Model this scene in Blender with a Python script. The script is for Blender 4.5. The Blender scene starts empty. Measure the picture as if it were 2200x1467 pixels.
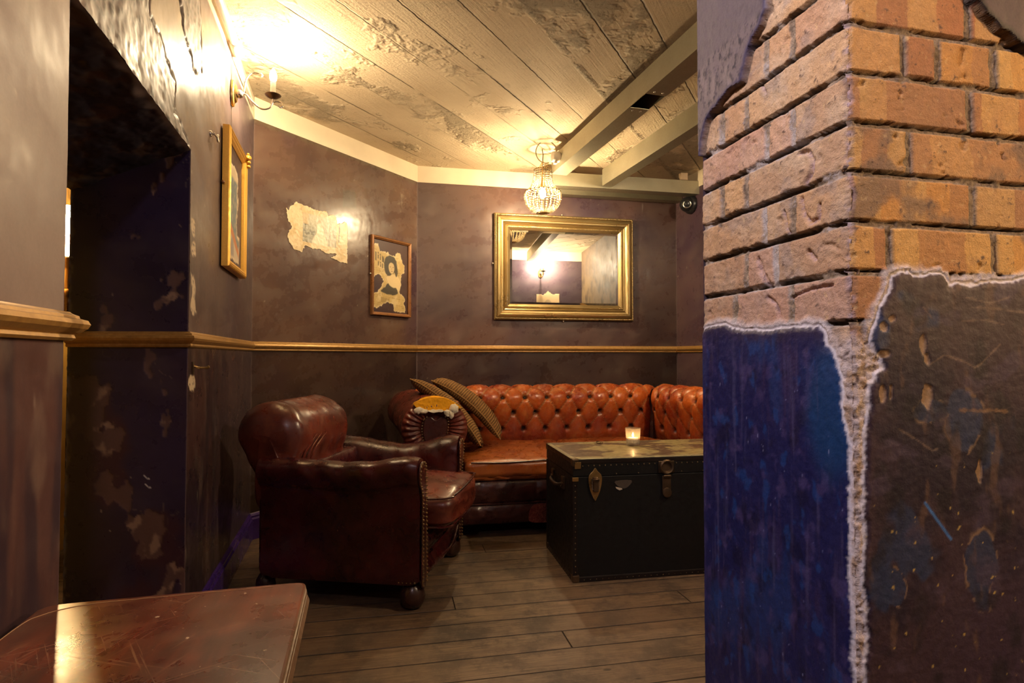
import bpy, bmesh, math, random
import numpy as np
from mathutils import Vector, Matrix
random.seed(7); rng = np.random.default_rng(7)
SC = bpy.context.scene
COL = SC.collection
PI = math.pi
# ------------------------------------------------------------------ survey of the place (metres; camera stands at x=y=0)
FPX, EYE = 1259.0, 1.05
PITCH = math.atan(31.5 / FPX)
CAM = np.array([0, 0, EYE])
def ray(x, y):
    dx = (x - 1100) / FPX; dy = (733.5 - y) / FPX
    return np.array([dx, math.cos(PITCH) - dy * math.sin(PITCH), math.sin(PITCH) + dy * math.cos(PITCH)])
def on_wall(x, y, P, d):                      # -> (s along wall, z)
    r = ray(x, y); n = np.array([-d[1], d[0]]); t = np.dot(n, P) / np.dot(n, r[:2]); X = CAM + r * t
    return float(np.dot(X[:2] - P, d)), float(X[2])
def at_z(x, y, z):
    r = ray(x, y); return CAM + r * (z - EYE) / r[2]
def unit(v):
    v = np.array(v, float); return v / np.linalg.norm(v)
cLA = np.array([-1.503, 3.38]); cAB = np.array([-.752, 4.62]); cBC = np.array([1.43, 5.07])
dL = unit([.272, -.962]); dA = unit(cAB - cLA); dB = unit(cBC - cAB); dC = unit([.282, -.959])
LA = float(np.linalg.norm(cAB - cLA)); LB = float(np.linalg.norm(cBC - cAB))
cP = np.array([.493, .85]); dPl = unit([-.233, .972]); dPr = unit([.972, .233])
ZC = 2.56; ZD = 2.43                          # ceiling, top of the dark paint
S_FAR, S_NEAR, Z_OPEN = 1.405, 2.335, 1.77    # the opening in the left wall

# ------------------------------------------------------------------ noise
def _hash(ix, iy, seed):
    h = (ix.astype(np.int64) * 374761393 + iy.astype(np.int64) * 668265263 + seed * 974634777) & 0xffffffff
    h = ((h ^ (h >> 13)) * 1274126177) & 0xffffffff
    h = ((h ^ (h >> 16)) * 2246822519) & 0xffffffff
    return ((h ^ (h >> 15)) & 0xffffff) / float(0xffffff)
def vn(x, y, seed=0):
    x, y = np.broadcast_arrays(np.asarray(x, float), np.asarray(y, float))
    ix = np.floor(x); iy = np.floor(y); fx = x - ix; fy = y - iy
    a = 2 * PI
    def g(dx, dy):
        t = _hash(ix + dx, iy + dy, seed) * a
        return np.cos(t) * (fx - dx) + np.sin(t) * (fy - dy)
    u = fx * fx * fx * (fx * (fx * 6 - 15) + 10); v = fy * fy * fy * (fy * (fy * 6 - 15) + 10)
    n0 = g(0, 0) * (1 - u) + g(1, 0) * u; n1 = g(0, 1) * (1 - u) + g(1, 1) * u
    return (n0 * (1 - v) + n1 * v) * 1.45       # about -1..1
def fbm(x, y, o=4, seed=0, gain=.5):
    r = 0; a = 1; t = 0
    for k in range(o):
        r = r + a * vn(np.asarray(x) * 2 ** k + 17.3 * k, np.asarray(y) * 2 ** k + 5.1 * k, seed + k); t += a; a *= gain
    return r / t * 1.3
def sst(a, b, x):
    t = np.clip((x - a) / (b - a), 0, 1); return t * t * (3 - 2 * t)
def mixc(c, col, m):
    m = np.asarray(m)[..., None]; return c * (1 - m) + np.array(col) * m
def sdf(px, py, poly, closed=True):
    """signed distance, negative inside; open polylines give plain distance"""
    poly = np.array(poly, float); n = len(poly); d = np.full(px.shape, 1e9); ins = np.zeros(px.shape, bool)
    for i in range(n if closed else n - 1):
        a = poly[i]; b = poly[(i + 1) % n]; e = b - a
        wx = px - a[0]; wy = py - a[1]
        t = np.clip((wx * e[0] + wy * e[1]) / max(e @ e, 1e-12), 0, 1)
        d = np.minimum(d, np.hypot(wx - e[0] * t, wy - e[1] * t))
        if closed:
            c = (a[1] > py) != (b[1] > py)
            with np.errstate(divide='ignore', invalid='ignore'):
                xi = (b[0] - a[0]) * (py - a[1]) / (b[1] - a[1] if b[1] != a[1] else 1e-12) + a[0]
            ins ^= c & (px < xi)
    return np.where(ins, -d, d) if closed else d

# ------------------------------------------------------------------ objects
def tag(o, label=None, cat=None, group=None, kind=None):
    if label: o['label'] = label
    if cat: o['category'] = cat
    if group: o['group'] = group
    if kind: o['kind'] = kind
    return o
def empty(name, loc=(0, 0, 0), rz=0, label=None, cat=None, group=None, kind=None):
    o = bpy.data.objects.new(name, None); COL.objects.link(o); o.location = loc; o.rotation_euler = (0, 0, rz)
    o.empty_display_size = .05
    return tag(o, label, cat, group, kind)
def link(name, me, m=None, parent=None, smooth=True):
    """me is in world coordinates; with a parent, the vertices are moved into its frame"""
    if m is not None: me.materials.append(m)
    o = bpy.data.objects.new(name, me); COL.objects.link(o)
    if smooth: me.polygons.foreach_set('use_smooth', [True] * len(me.polygons))
    if parent is not None:
        chain = []; p = parent
        while p is not None: chain.append(p); p = p.parent
        M = Matrix.Identity(4)
        for q in reversed(chain):
            M = M @ (Matrix.Translation(q.location) @ q.rotation_euler.to_matrix().to_4x4())
        me.transform(M.inverted())
        o.parent = parent
    else:
        co = np.empty(len(me.vertices) * 3); me.vertices.foreach_get('co', co); co = co.reshape(-1, 3)
        c = Vector(((co[:, 0].min() + co[:, 0].max()) / 2, (co[:, 1].min() + co[:, 1].max()) / 2, co[:, 2].min()))
        me.transform(Matrix.Translation(-c)); o.location = c
    return o
def mesh(name, V, F):
    me = bpy.data.meshes.new(name); me.from_pydata([tuple(map(float, v)) for v in V], [], [tuple(f) for f in F]); me.update(); return me
def set_col(me, rgba, dom='POINT'):
    a = me.color_attributes.new('col', 'FLOAT_COLOR', dom); a.data.foreach_set('color', np.asarray(rgba, np.float32).ravel())
def grid(name, P, rgba=None, keep=None, wrap=False):
    """P: (ny,nx,3) points; keep: (ny-1,nx-1) bool"""
    ny, nx = P.shape[:2]
    idx = np.arange(ny * nx).reshape(ny, nx)
    if wrap: idx = np.concatenate([idx, idx[:, :1]], 1)
    q = np.stack([idx[:-1, :-1], idx[:-1, 1:], idx[1:, 1:], idx[1:, :-1]], -1)
    if keep is not None: q = q[keep]
    q = q.reshape(-1, 4)
    used = np.unique(q); rm = np.full(ny * nx, -1); rm[used] = np.arange(len(used)); q = rm[q]
    V = P.reshape(-1, 3)[used]
    me = bpy.data.meshes.new(name)
    me.vertices.add(len(V)); me.vertices.foreach_set('co', V.ravel())
    me.loops.add(len(q) * 4); me.loops.foreach_set('vertex_index', q.ravel().astype(np.int32))
    me.polygons.add(len(q)); me.polygons.foreach_set('loop_start', np.arange(0, len(q) * 4, 4, dtype=np.int32))
    me.update(calc_edges=True); me.validate()
    if rgba is not None: set_col(me, rgba.reshape(-1, 4)[used])
    return me
class MB:
    """collects shapes into one mesh (world coordinates)"""
    def __init__(s): s.V = []; s.F = []
    def add(s, V, F):
        o = len(s.V); s.V += [tuple(map(float, v)) for v in V]; s.F += [tuple(i + o for i in f) for f in F]; return s
    def box(s, c, h, ax=None):
        ax = ax or (np.array([1, 0, 0]), np.array([0, 1, 0]), np.array([0, 0, 1])); c = np.array(c, float)
        V = [c + ax[0] * h[0] * i + ax[1] * h[1] * j + ax[2] * h[2] * k for i in (-1, 1) for j in (-1, 1) for k in (-1, 1)]
        return s.add(V, [(0, 1, 3, 2), (4, 6, 7, 5), (0, 4, 5, 1), (2, 3, 7, 6), (0, 2, 6, 4), (1, 5, 7, 3)])
    def tube(s, pts, r, n=10, closed=False, cap=True):
        pts = [np.array(p, float) for p in pts]; m = len(pts); rr = r if hasattr(r, '__len__') else [r] * m
        V = []; F = []; prev = None
        for i, p in enumerate(pts):
            if closed: t = pts[(i + 1) % m] - pts[i - 1]
            else: t = pts[min(i + 1, m - 1)] - pts[max(i - 1, 0)]
            t = t / (np.linalg.norm(t) + 1e-12)
            a = prev if prev is not None else (np.array([0, 0, 1.]) if abs(t[2]) < .9 else np.array([1., 0, 0]))
            a = a - t * (a @ t); a /= np.linalg.norm(a) + 1e-12; prev = a; b = np.cross(t, a)
            for k in range(n):
                th = 2 * PI * k / n; V.append(p + (a * math.cos(th) + b * math.sin(th)) * rr[i])
        for i in range(m if closed else m - 1):
            for k in range(n):
                j = (i + 1) % m; F.append((i * n + k, i * n + (k + 1) % n, j * n + (k + 1) % n, j * n + k))
        if cap and not closed: F.append(tuple(range(n))[::-1]); F.append(tuple((m - 1) * n + k for k in range(n)))
        return s.add(V, F)
    def lathe(s, base, prof, n=20, axis=(0, 0, 1), cap=True):
        """prof: list of (radius, height)"""
        ax = unit(axis); a = np.cross(ax, [1, 0, 0] if abs(ax[0]) < .9 else [0, 1, 0]); a = unit(a); b = np.cross(ax, a)
        V = []; F = []
        for r, h in prof:
            for k in range(n):
                t = 2 * PI * k / n; V.append(np.array(base) + ax * h + (a * math.cos(t) + b * math.sin(t)) * max(r, 1e-5))
        m = len(prof)
        for i in range(m - 1):
            for k in range(n): F.append((i * n + k, i * n + (k + 1) % n, (i + 1) * n + (k + 1) % n, (i + 1) * n + k))
        if cap: F.append(tuple(range(n))[::-1]); F.append(tuple((m - 1) * n + k for k in range(n)))
        return s.add(V, F)
    def ball(s, c, r, n=10, m=6, sc=(1, 1, 1), ax=None):
        V = []; F = []; ax = ax or (np.array([1, 0, 0]), np.array([0, 1, 0]), np.array([0, 0, 1]))
        for i in range(1, m):
            ph = PI * i / m
            for k in range(n):
                t = 2 * PI * k / n
                V.append(np.array(c) + r * (ax[0] * math.sin(ph) * math.cos(t) * sc[0] + ax[1] * math.sin(ph) * math.sin(t) * sc[1] + ax[2] * math.cos(ph) * sc[2]))
        V.append(np.array(c) + ax[2] * r * sc[2]); V.append(np.array(c) - ax[2] * r * sc[2]); T = len(V) - 2
        for i in range(m - 2):
            for k in range(n): F.append((i * n + k, (i + 1) * n + k, (i + 1) * n + (k + 1) % n, i * n + (k + 1) % n))
        for k in range(n): F.append((T, k, (k + 1) % n)); F.append((T + 1, (m - 2) * n + (k + 1) % n, (m - 2) * n + k))
        return s.add(V, F)
    def loft(s, rings, cap=True):
        m = len(rings); n = len(rings[0]); V = [p for r in rings for p in r]; F = []
        for i in range(m - 1):
            for k in range(n): F.append((i * n + k, i * n + (k + 1) % n, (i + 1) * n + (k + 1) % n, (i + 1) * n + k))
        s.add(V, F)
        if cap:
            for r, fl in ((rings[0], 1), (rings[-1], 0)):
                c = np.mean(np.array(r), 0); VV = list(r) + [c]
                s.add(VV, [((k + 1) % n, k, n) if fl else (k, (k + 1) % n, n) for k in range(n)])
        return s
    def prism(s, poly, o, a, b, t):
        """flat outline (list of 2D) in plane (o;a,b) thickened by vector t"""
        o = np.array(o, float); V = [o + a * p[0] + b * p[1] for p in poly]; n = len(V); W = [v + t for v in V]
        F = [tuple(range(n))[::-1], tuple(range(n, 2 * n))] + [(k, (k + 1) % n, n + (k + 1) % n, n + k) for k in range(n)]
        return s.add(V + W, F)
    def obj(s, name, m, parent=None, smooth=True, bevel=0, sub=0, weld=False):
        me = mesh(name, s.V, s.F)
        bm = bmesh.new(); bm.from_mesh(me)
        if weld: bmesh.ops.remove_doubles(bm, verts=bm.verts, dist=1e-5)
        bmesh.ops.recalc_face_normals(bm, faces=bm.faces); bm.to_mesh(me); bm.free()
        o = link(name, me, m, parent, smooth)
        if bevel:
            b = o.modifiers.new('bevel', 'BEVEL'); b.width = bevel; b.segments = 2; b.limit_method = 'ANGLE'; b.angle_limit = math.radians(40)
        if sub:
            q = o.modifiers.new('sub', 'SUBSURF'); q.levels = sub; q.render_levels = sub
        if smooth and not sub:
            try: me.set_sharp_from_angle(angle=math.radians(42))
            except Exception: pass
        return o
def sweep(path, prof, to3, closed=False):
    """path (a,b) polyline, prof [(offset to the left of travel, n)], mitred. returns V,F"""
    path = [np.array(p, float) for p in path]; m = len(path); k = len(prof); V = []; F = []
    for i in range(m):
        if closed or 0 < i < m - 1:
            e0 = unit(path[i] - path[i - 1]); e1 = unit(path[(i + 1) % m] - path[i])
        elif i == 0: e0 = e1 = unit(path[1] - path[0])
        else: e0 = e1 = unit(path[-1] - path[-2])
        n0 = np.array([-e0[1], e0[0]]); n1 = np.array([-e1[1], e1[0]]); mv = n0 + n1; mv = mv / (mv @ n0)
        for o, h in prof: q = path[i] + mv * o; V.append(to3(q[0], q[1], h))
    for i in range(m if closed else m - 1):
        j = (i + 1) % m
        for c in range(k): F.append((i * k + c, i * k + (c + 1) % k, j * k + (c + 1) % k, j * k + c))
    if not closed: F.append(tuple(range(k))); F.append(tuple((m - 1) * k + c for c in range(k)))
    return V, F
def catmull(P, n=12, closed=False):
    P = np.array(P, float); m = len(P); out = []
    for i in range(m if closed else m - 1):
        if closed: p0, p1, p2, p3 = P[i - 1], P[i], P[(i + 1) % m], P[(i + 2) % m]
        else: p0, p1, p2, p3 = P[max(i - 1, 0)], P[i], P[i + 1], P[min(i + 2, m - 1)]
        for k in range(n):
            t = k / n
            out.append(.5 * ((2 * p1) + (-p0 + p2) * t + (2 * p0 - 5 * p1 + 4 * p2 - p3) * t * t + (-p0 + 3 * p1 - 3 * p2 + p3) * t ** 3))
    if not closed: out.append(P[-1])
    return np.array(out)
def arc_resample(P, n):
    d = np.r_[0, np.cumsum(np.linalg.norm(np.diff(P, axis=0), axis=1))]; t = np.linspace(0, d[-1], n)
    return np.stack([np.interp(t, d, P[:, k]) for k in range(P.shape[1])], 1), t

# ------------------------------------------------------------------ materials
class NT:
    def __init__(s, name):
        s.m = bpy.data.materials.new(name); s.m.use_nodes = True; s.t = s.m.node_tree; s.t.nodes.clear()
        s.out = s.t.nodes.new('ShaderNodeOutputMaterial')
    def n(s, ty, ins=None, **kw):
        o = s.t.nodes.new('ShaderNode' + ty)
        for k, v in kw.items(): setattr(o, k, v)
        for k, v in (ins or {}).items():
            i = o.inputs[k]
            if isinstance(v, bpy.types.NodeSocket): s.t.links.new(v, i)
            elif v is not None: i.default_value = v
        return o
    def math(s, op, a, b=0.0, c=None, clamp=False):
        o = s.n('Math', operation=op, use_clamp=clamp)
        for i, v in enumerate((a, b, c)):
            if v is None: continue
            if isinstance(v, bpy.types.NodeSocket): s.t.links.new(v, o.inputs[i])
            else: o.inputs[i].default_value = v
        return o.outputs[0]
    def noise(s, vec, scale, detail=4, rough=.55, dist=0):
        return s.n('TexNoise', {'Vector': vec, 'Scale': scale, 'Detail': detail, 'Roughness': rough, 'Distortion': dist}).outputs['Fac']
    def ramp(s, fac, a, b, ca=0.0, cb=1.0):
        return s.n('MapRange', {'Value': fac, 'From Min': a, 'From Max': b, 'To Min': ca, 'To Max': cb}, interpolation_type='SMOOTHSTEP').outputs[0]
    def mix(s, f, a, b, mode='MIX'):
        o = s.n('Mix', data_type='RGBA', blend_type=mode); o.clamp_factor = True
        for i, v in ((0, f), (6, a), (7, b)):
            if isinstance(v, bpy.types.NodeSocket): s.t.links.new(v, o.inputs[i])
            elif i == 0: o.inputs[0].default_value = v
            else: o.inputs[i].default_value = (*v[:3], 1) if hasattr(v, '__len__') else (v, v, v, 1)
        return o.outputs[2]
    def obj(s): return s.n('TexCoord').outputs['Object']
    def scale(s, vec, sx, sy, sz, rot=(0, 0, 0)):
        return s.n('Mapping', {'Vector': vec, 'Scale': (sx, sy, sz), 'Rotation': rot}).outputs[0]
    def bump(s, h, strength=.5, dist=.002, normal=None):
        return s.n('Bump', {'Height': h, 'Strength': strength, 'Distance': dist, 'Normal': normal}).outputs[0]
    def bsdf(s, col, rough=.5, metal=0, normal=None, spec=.5, coat=0, coat_r=.1, trans=0, ior=1.5, emis=None, es=0, sss=0):
        b = s.n('BsdfPrincipled')
        def put(k, v):
            if v is None: return
            i = b.inputs[k]
            if isinstance(v, bpy.types.NodeSocket): s.t.links.new(v, i)
            elif hasattr(v, '__len__'): i.default_value = (*v[:3], 1)
            else: i.default_value = v
        put('Base Color', col); put('Roughness', rough); put('Metallic', metal); put('Normal', normal); put('Specular IOR Level', spec)
        put('Coat Weight', coat); put('Coat Roughness', coat_r); put('Transmission Weight', trans); put('IOR', ior)
        if emis is not None: put('Emission Color', emis); put('Emission Strength', es)
        s.t.links.new(b.outputs[0], s.out.inputs[0]); return s.m

def simple(name, col, rough=.5, metal=0, var=.25, sc=30, bump=.3, bd=.001, spec=.5, coat=0):
    t = NT(name); v = t.obj(); n = t.noise(v, sc, 5, .6)
    c = t.mix(n, [x * (1 - var) for x in col], [min(1, x * (1 + var)) for x in col])
    r = t.ramp(t.noise(v, sc * .4, 3), .3, .7, max(.03, rough - .08), min(1, rough + .1))
    return t.bsdf(c, r, metal, t.bump(n, bump, bd), spec, coat)
def painted(name, sc=220, var=.16, bump=.35, bd=.0012, coat=0.0, spec=.5, big=0.0):
    """base colour and roughness come from the surface's own worn-paint colour layer"""
    t = NT(name); v = t.obj(); a = t.n('Attribute', attribute_name='col')
    n = t.noise(v, sc, 6, .65); n2 = t.noise(v, sc * .18, 4, .6)
    f = t.math('ADD', t.math('MULTIPLY', n, var * 2), 1 - var)
    f = t.math('MULTIPLY', f, t.math('ADD', t.math('MULTIPLY', n2, var * 1.4), 1 - var * .7))
    c = t.n('VectorMath', {0: a.outputs['Color']}, operation='SCALE'); t.t.links.new(f, c.inputs['Scale'])
    h = t.math('ADD', n, t.math('MULTIPLY', n2, 1.6 + big))
    r = t.math('ADD', a.outputs['Alpha'], t.math('MULTIPLY', t.math('SUBTRACT', n2, .5), .25), clamp=True)
    return t.bsdf(c.outputs[0], r, 0, t.bump(h, bump, bd), spec, coat, .15)
def emit(name, col, st):
    t = NT(name); e = t.n('Emission', {'Color': (*col, 1), 'Strength': st}); t.t.links.new(e.outputs[0], t.out.inputs[0]); return t.m

M = {}
M['wall'] = painted('aged_dark_gloss_paint', 130, .14, .18, .0008, .06, .38)
M['pier_brick'] = painted('old_brick_and_mortar', 420, .38, 1.0, .0018, 0, .3)
M['pier_plaster'] = painted('worn_painted_plaster', 300, .30, .5, .0012, 0, .32)
M['paper'] = painted('old_printed_paper', 300, .1, .25, .0006, 0, .4)
M['trunk_top'] = painted('worn_trunk_lid', 240, .15, .4, .0008, .1)
def gold_rail():
    t = NT('gold_painted_wood'); v = t.obj(); n = t.noise(v, 60, 5, .6); n2 = t.noise(t.scale(v, 1, 1, 8), 14, 3)
    c = t.mix(t.ramp(n, .35, .7), (.36, .19, .05), (.47, .27, .08)); c = t.mix(t.ramp(n2, .62, .75, 0, .6), c, (.16, .085, .03))
    return t.bsdf(c, t.ramp(n, .2, .8, .28, .5), .35, t.bump(n, .3, .001), .5, .1)
M['gold_rail'] = gold_rail()
M['gilt'] = simple('gilt_frame', (.76, .42, .07), .38, .6, .18, 160, .45, .0012)
M['champagne'] = simple('champagne_gilt', (.44, .32, .145), .34, .85, .05, 20, .04, .0003)
M['copper_wood'] = simple('copper_brown_wood', (.23, .095, .028), .35, .3, .3, 60, .3, .001)
M['galv'] = None
def galv():
    t = NT('galvanised_steel'); v = t.obj(); n = t.noise(v, 9, 5, .6); n2 = t.noise(v, 90, 3)
    c = t.mix(n, (.25, .225, .155), (.38, .345, .245)); return t.bsdf(c, t.ramp(n2, .3, .7, .34, .5), .7, t.bump(n, .15, .001), .5)
M['galv'] = galv()
M['brass'] = simple('aged_brass', (.55, .36, .13), .3, .9, .35, 50, .3, .0006)
M['bronze'] = simple('dark_bronze', (.13, .085, .05), .35, .85, .3, 60, .3, .0006)
M['silver'] = simple('tarnished_silver', (.55, .5, .42), .3, .9, .25, 60, .3, .0006)
M['cream_plastic'] = simple('cream_plastic', (.68, .6, .47), .45, 0, .08, 20, .1, .0005)
M['white_pipe'] = simple('white_painted_conduit', (.62, .52, .45), .4, 0, .12, 40, .2, .0008)
M['black_plastic'] = simple('black_plastic', (.012, .012, .013), .3, 0, .2, 50, .1, .0005)
M['black_rubber'] = simple('black_cable', (.015, .013, .012), .6, 0, .2, 50, .1, .0005)
M['purple'] = simple('violet_gloss_skirting', (.05, .018, .17), .25, 0, .15, 25, .4, .001, .5, .3)
M['band'] = simple('cream_painted_band', (.66, .56, .40), .55, 0, .08, 14, .4, .002)
M['black_cloth'] = simple('black_trunk_covering', (.0045, .004, .0038), .55, 0, .5, 120, .5, .0006, .28)
M['trunk_bind'] = simple('trunk_edge_binding', (.010, .006, .005), .45, 0, .5, 80, .4, .0006, .3)
M['wood_dark'] = simple('dark_turned_wood', (.035, .012, .008), .3, 0, .4, 40, .3, .0008, .5, .2)
M['wax'] = simple('candle_wax', (.8, .74, .62), .5, 0, .05, 30, .1, .0005)
M['mirror'] = None
t = NT('mirror_glass'); M['mirror'] = t.bsdf((.86, .86, .84), .015, 1.0)
def candle_glass():
    t = NT('milky_clear_glass'); a = t.n('BsdfTransparent'); b = t.n('BsdfGlossy', {'Roughness': .1}); c = t.n('BsdfTranslucent', {'Color': (.8, .72, .6, 1)})
    m1 = t.n('MixShader', {0: .5, 1: b.outputs[0], 2: c.outputs[0]}); m2 = t.n('MixShader', {0: .30, 1: a.outputs[0], 2: m1.outputs[0]}); t.t.links.new(m2.outputs[0], t.out.inputs[0]); return t.m
M['glass'] = candle_glass()
def thin_glass():
    t = NT('picture_glass'); a = t.n('BsdfTransparent'); b = t.n('BsdfGlossy', {'Roughness': .08, 'Color': (1, 1, 1, 1)})
    f = t.n('Fresnel', {'IOR': 1.35}); mx = t.n('MixShader', {0: f.outputs[0], 1: a.outputs[0], 2: b.outputs[0]}); t.t.links.new(mx.outputs[0], t.out.inputs[0]); return t.m
M['thin_glass'] = thin_glass()
def bead():
    t = NT('crystal_bead'); a = t.n('BsdfTransparent', {'Color': (.97, .93, .85, 1)}); b = t.n('BsdfGlossy', {'Roughness': .12, 'Color': (1, .95, .85, 1)})
    c = t.n('BsdfTranslucent', {'Color': (.09, .07, .04, 1)}); d = t.n('BsdfDiffuse', {'Color': (.08, .055, .03, 1)})
    m1 = t.n('MixShader', {0: .55, 1: c.outputs[0], 2: d.outputs[0]})
    m2 = t.n('MixShader', {0: .16, 1: m1.outputs[0], 2: b.outputs[0]})
    m3 = t.n('MixShader', {0: .68, 1: a.outputs[0], 2: m2.outputs[0]}); t.t.links.new(m3.outputs[0], t.out.inputs[0]); return t.m
M['bead'] = bead()
def leather(name, c0, c1, c2, crack, rough=.3, cr_amt=.0, worn=False):
    t = NT(name); v = t.obj(); n = t.noise(v, 5, 3, .5); n2 = t.noise(v, 20, 4, .55, .4)
    vor = t.n('TexVoronoi', {'Vector': v, 'Scale': 260}, feature='DISTANCE_TO_EDGE').outputs[0]
    vl = t.n('TexVoronoi', {'Vector': t.n('VectorMath', {0: v, 1: t.n('TexNoise', {'Vector': v, 'Scale': 9.0, 'Detail': 3}).outputs['Color']}, operation='ADD').outputs[0], 'Scale': 11}, feature='DISTANCE_TO_EDGE').outputs[0]
    c = t.mix(t.ramp(n, .35, .65), c0, c1); c = t.mix(t.ramp(n2, .5, .8, 0, .8), c, c2)
    wr = t.ramp(n2, .42, .5); wr2 = t.ramp(n2, .5, .58); line = t.math('MULTIPLY', wr, t.math('SUBTRACT', 1, wr2))
    ck = t.math('MULTIPLY', t.math('SUBTRACT', 1, t.ramp(vl, 0.0, .03)), cr_amt)
    c = t.mix(ck, c, crack)
    if worn:                                   # fold edges rubbed pale, creases painted shaded, lower rows both grimy and shaded
        a = t.n('Attribute', attribute_name='col'); sp = t.n('SeparateColor', {0: a.outputs['Color']})
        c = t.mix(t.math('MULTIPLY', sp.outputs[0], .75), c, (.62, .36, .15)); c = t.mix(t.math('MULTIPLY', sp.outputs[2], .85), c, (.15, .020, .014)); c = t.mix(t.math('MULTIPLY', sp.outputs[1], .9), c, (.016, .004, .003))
    h = t.math('ADD', t.math('MULTIPLY', t.ramp(vor, 0, .2), .25), t.math('ADD', t.math('MULTIPLY', n2, 1.2), t.math('MULTIPLY', ck, -.8)))
    return t.bsdf(c, t.ramp(n2, .3, .7, rough - .07, rough + .12), 0, t.bump(h, .20, .0012), .5, .15, .2)
M['burgundy'] = leather('burgundy_leather', (.055, .0060, .0065), (.026, .0030, .0036), (.085, .014, .009), (.02, .005, .004), .27)
M['burgundy_brown'] = leather('brown_burgundy_leather', (.150, .026, .014), (.070, .013, .009), (.20, .052, .022), (.03, .008, .006), .3, .3)
M['tan'] = leather('cracked_tan_leather', (.50, .105, .014), (.29, .034, .008), (.66, .23, .038), (.62, .32, .12), .27, .6, True)
M['tan_seat'] = leather('tan_seat_leather', (.36, .10, .02), (.25, .055, .013), (.46, .16, .04), (.12, .03, .01), .3, .35)
M['oxblood'] = leather('dark_oxblood_leather', (.055, .014, .011), (.03, .008, .008), (.10, .022, .018), (.14, .05, .05), .3, .3)
M['thread'] = simple('dark_button', (.012, .006, .005), .5)
M['foam'] = simple('exposed_yellow_foam', (.72, .33, .015), .9, 0, .25, 90, .9, .003, .1)
M['wadding'] = simple('torn_white_wadding', (.75, .66, .5), .95, 0, .25, 120, .9, .003, .1)
M['nail'] = simple('brass_nail_head', (.50, .36, .18), .3, .9, .3, 80, .1, .0003)
def cord():
    t = NT('mustard_corduroy'); v = t.n('TexCoord').outputs['UV']; sp = t.n('SeparateXYZ', {0: v})
    n = t.noise(t.obj(), 60, 4); x = t.math('ADD', sp.outputs[0], t.math('MULTIPLY', n, .004))
    w = t.math('SINE', t.math('MULTIPLY', x, 2 * PI / .0155)); w = t.math('ADD', t.math('MULTIPLY', w, .5), .5)
    c = t.mix(t.ramp(w, .1, .8), (.075, .033, .010), (.24, .125, .040)); c = t.mix(t.math('MULTIPLY', n, .4), c, (.28, .16, .06))
    return t.bsdf(c, .85, 0, t.bump(w, .9, .004), .2)
M['cord'] = cord()
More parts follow.
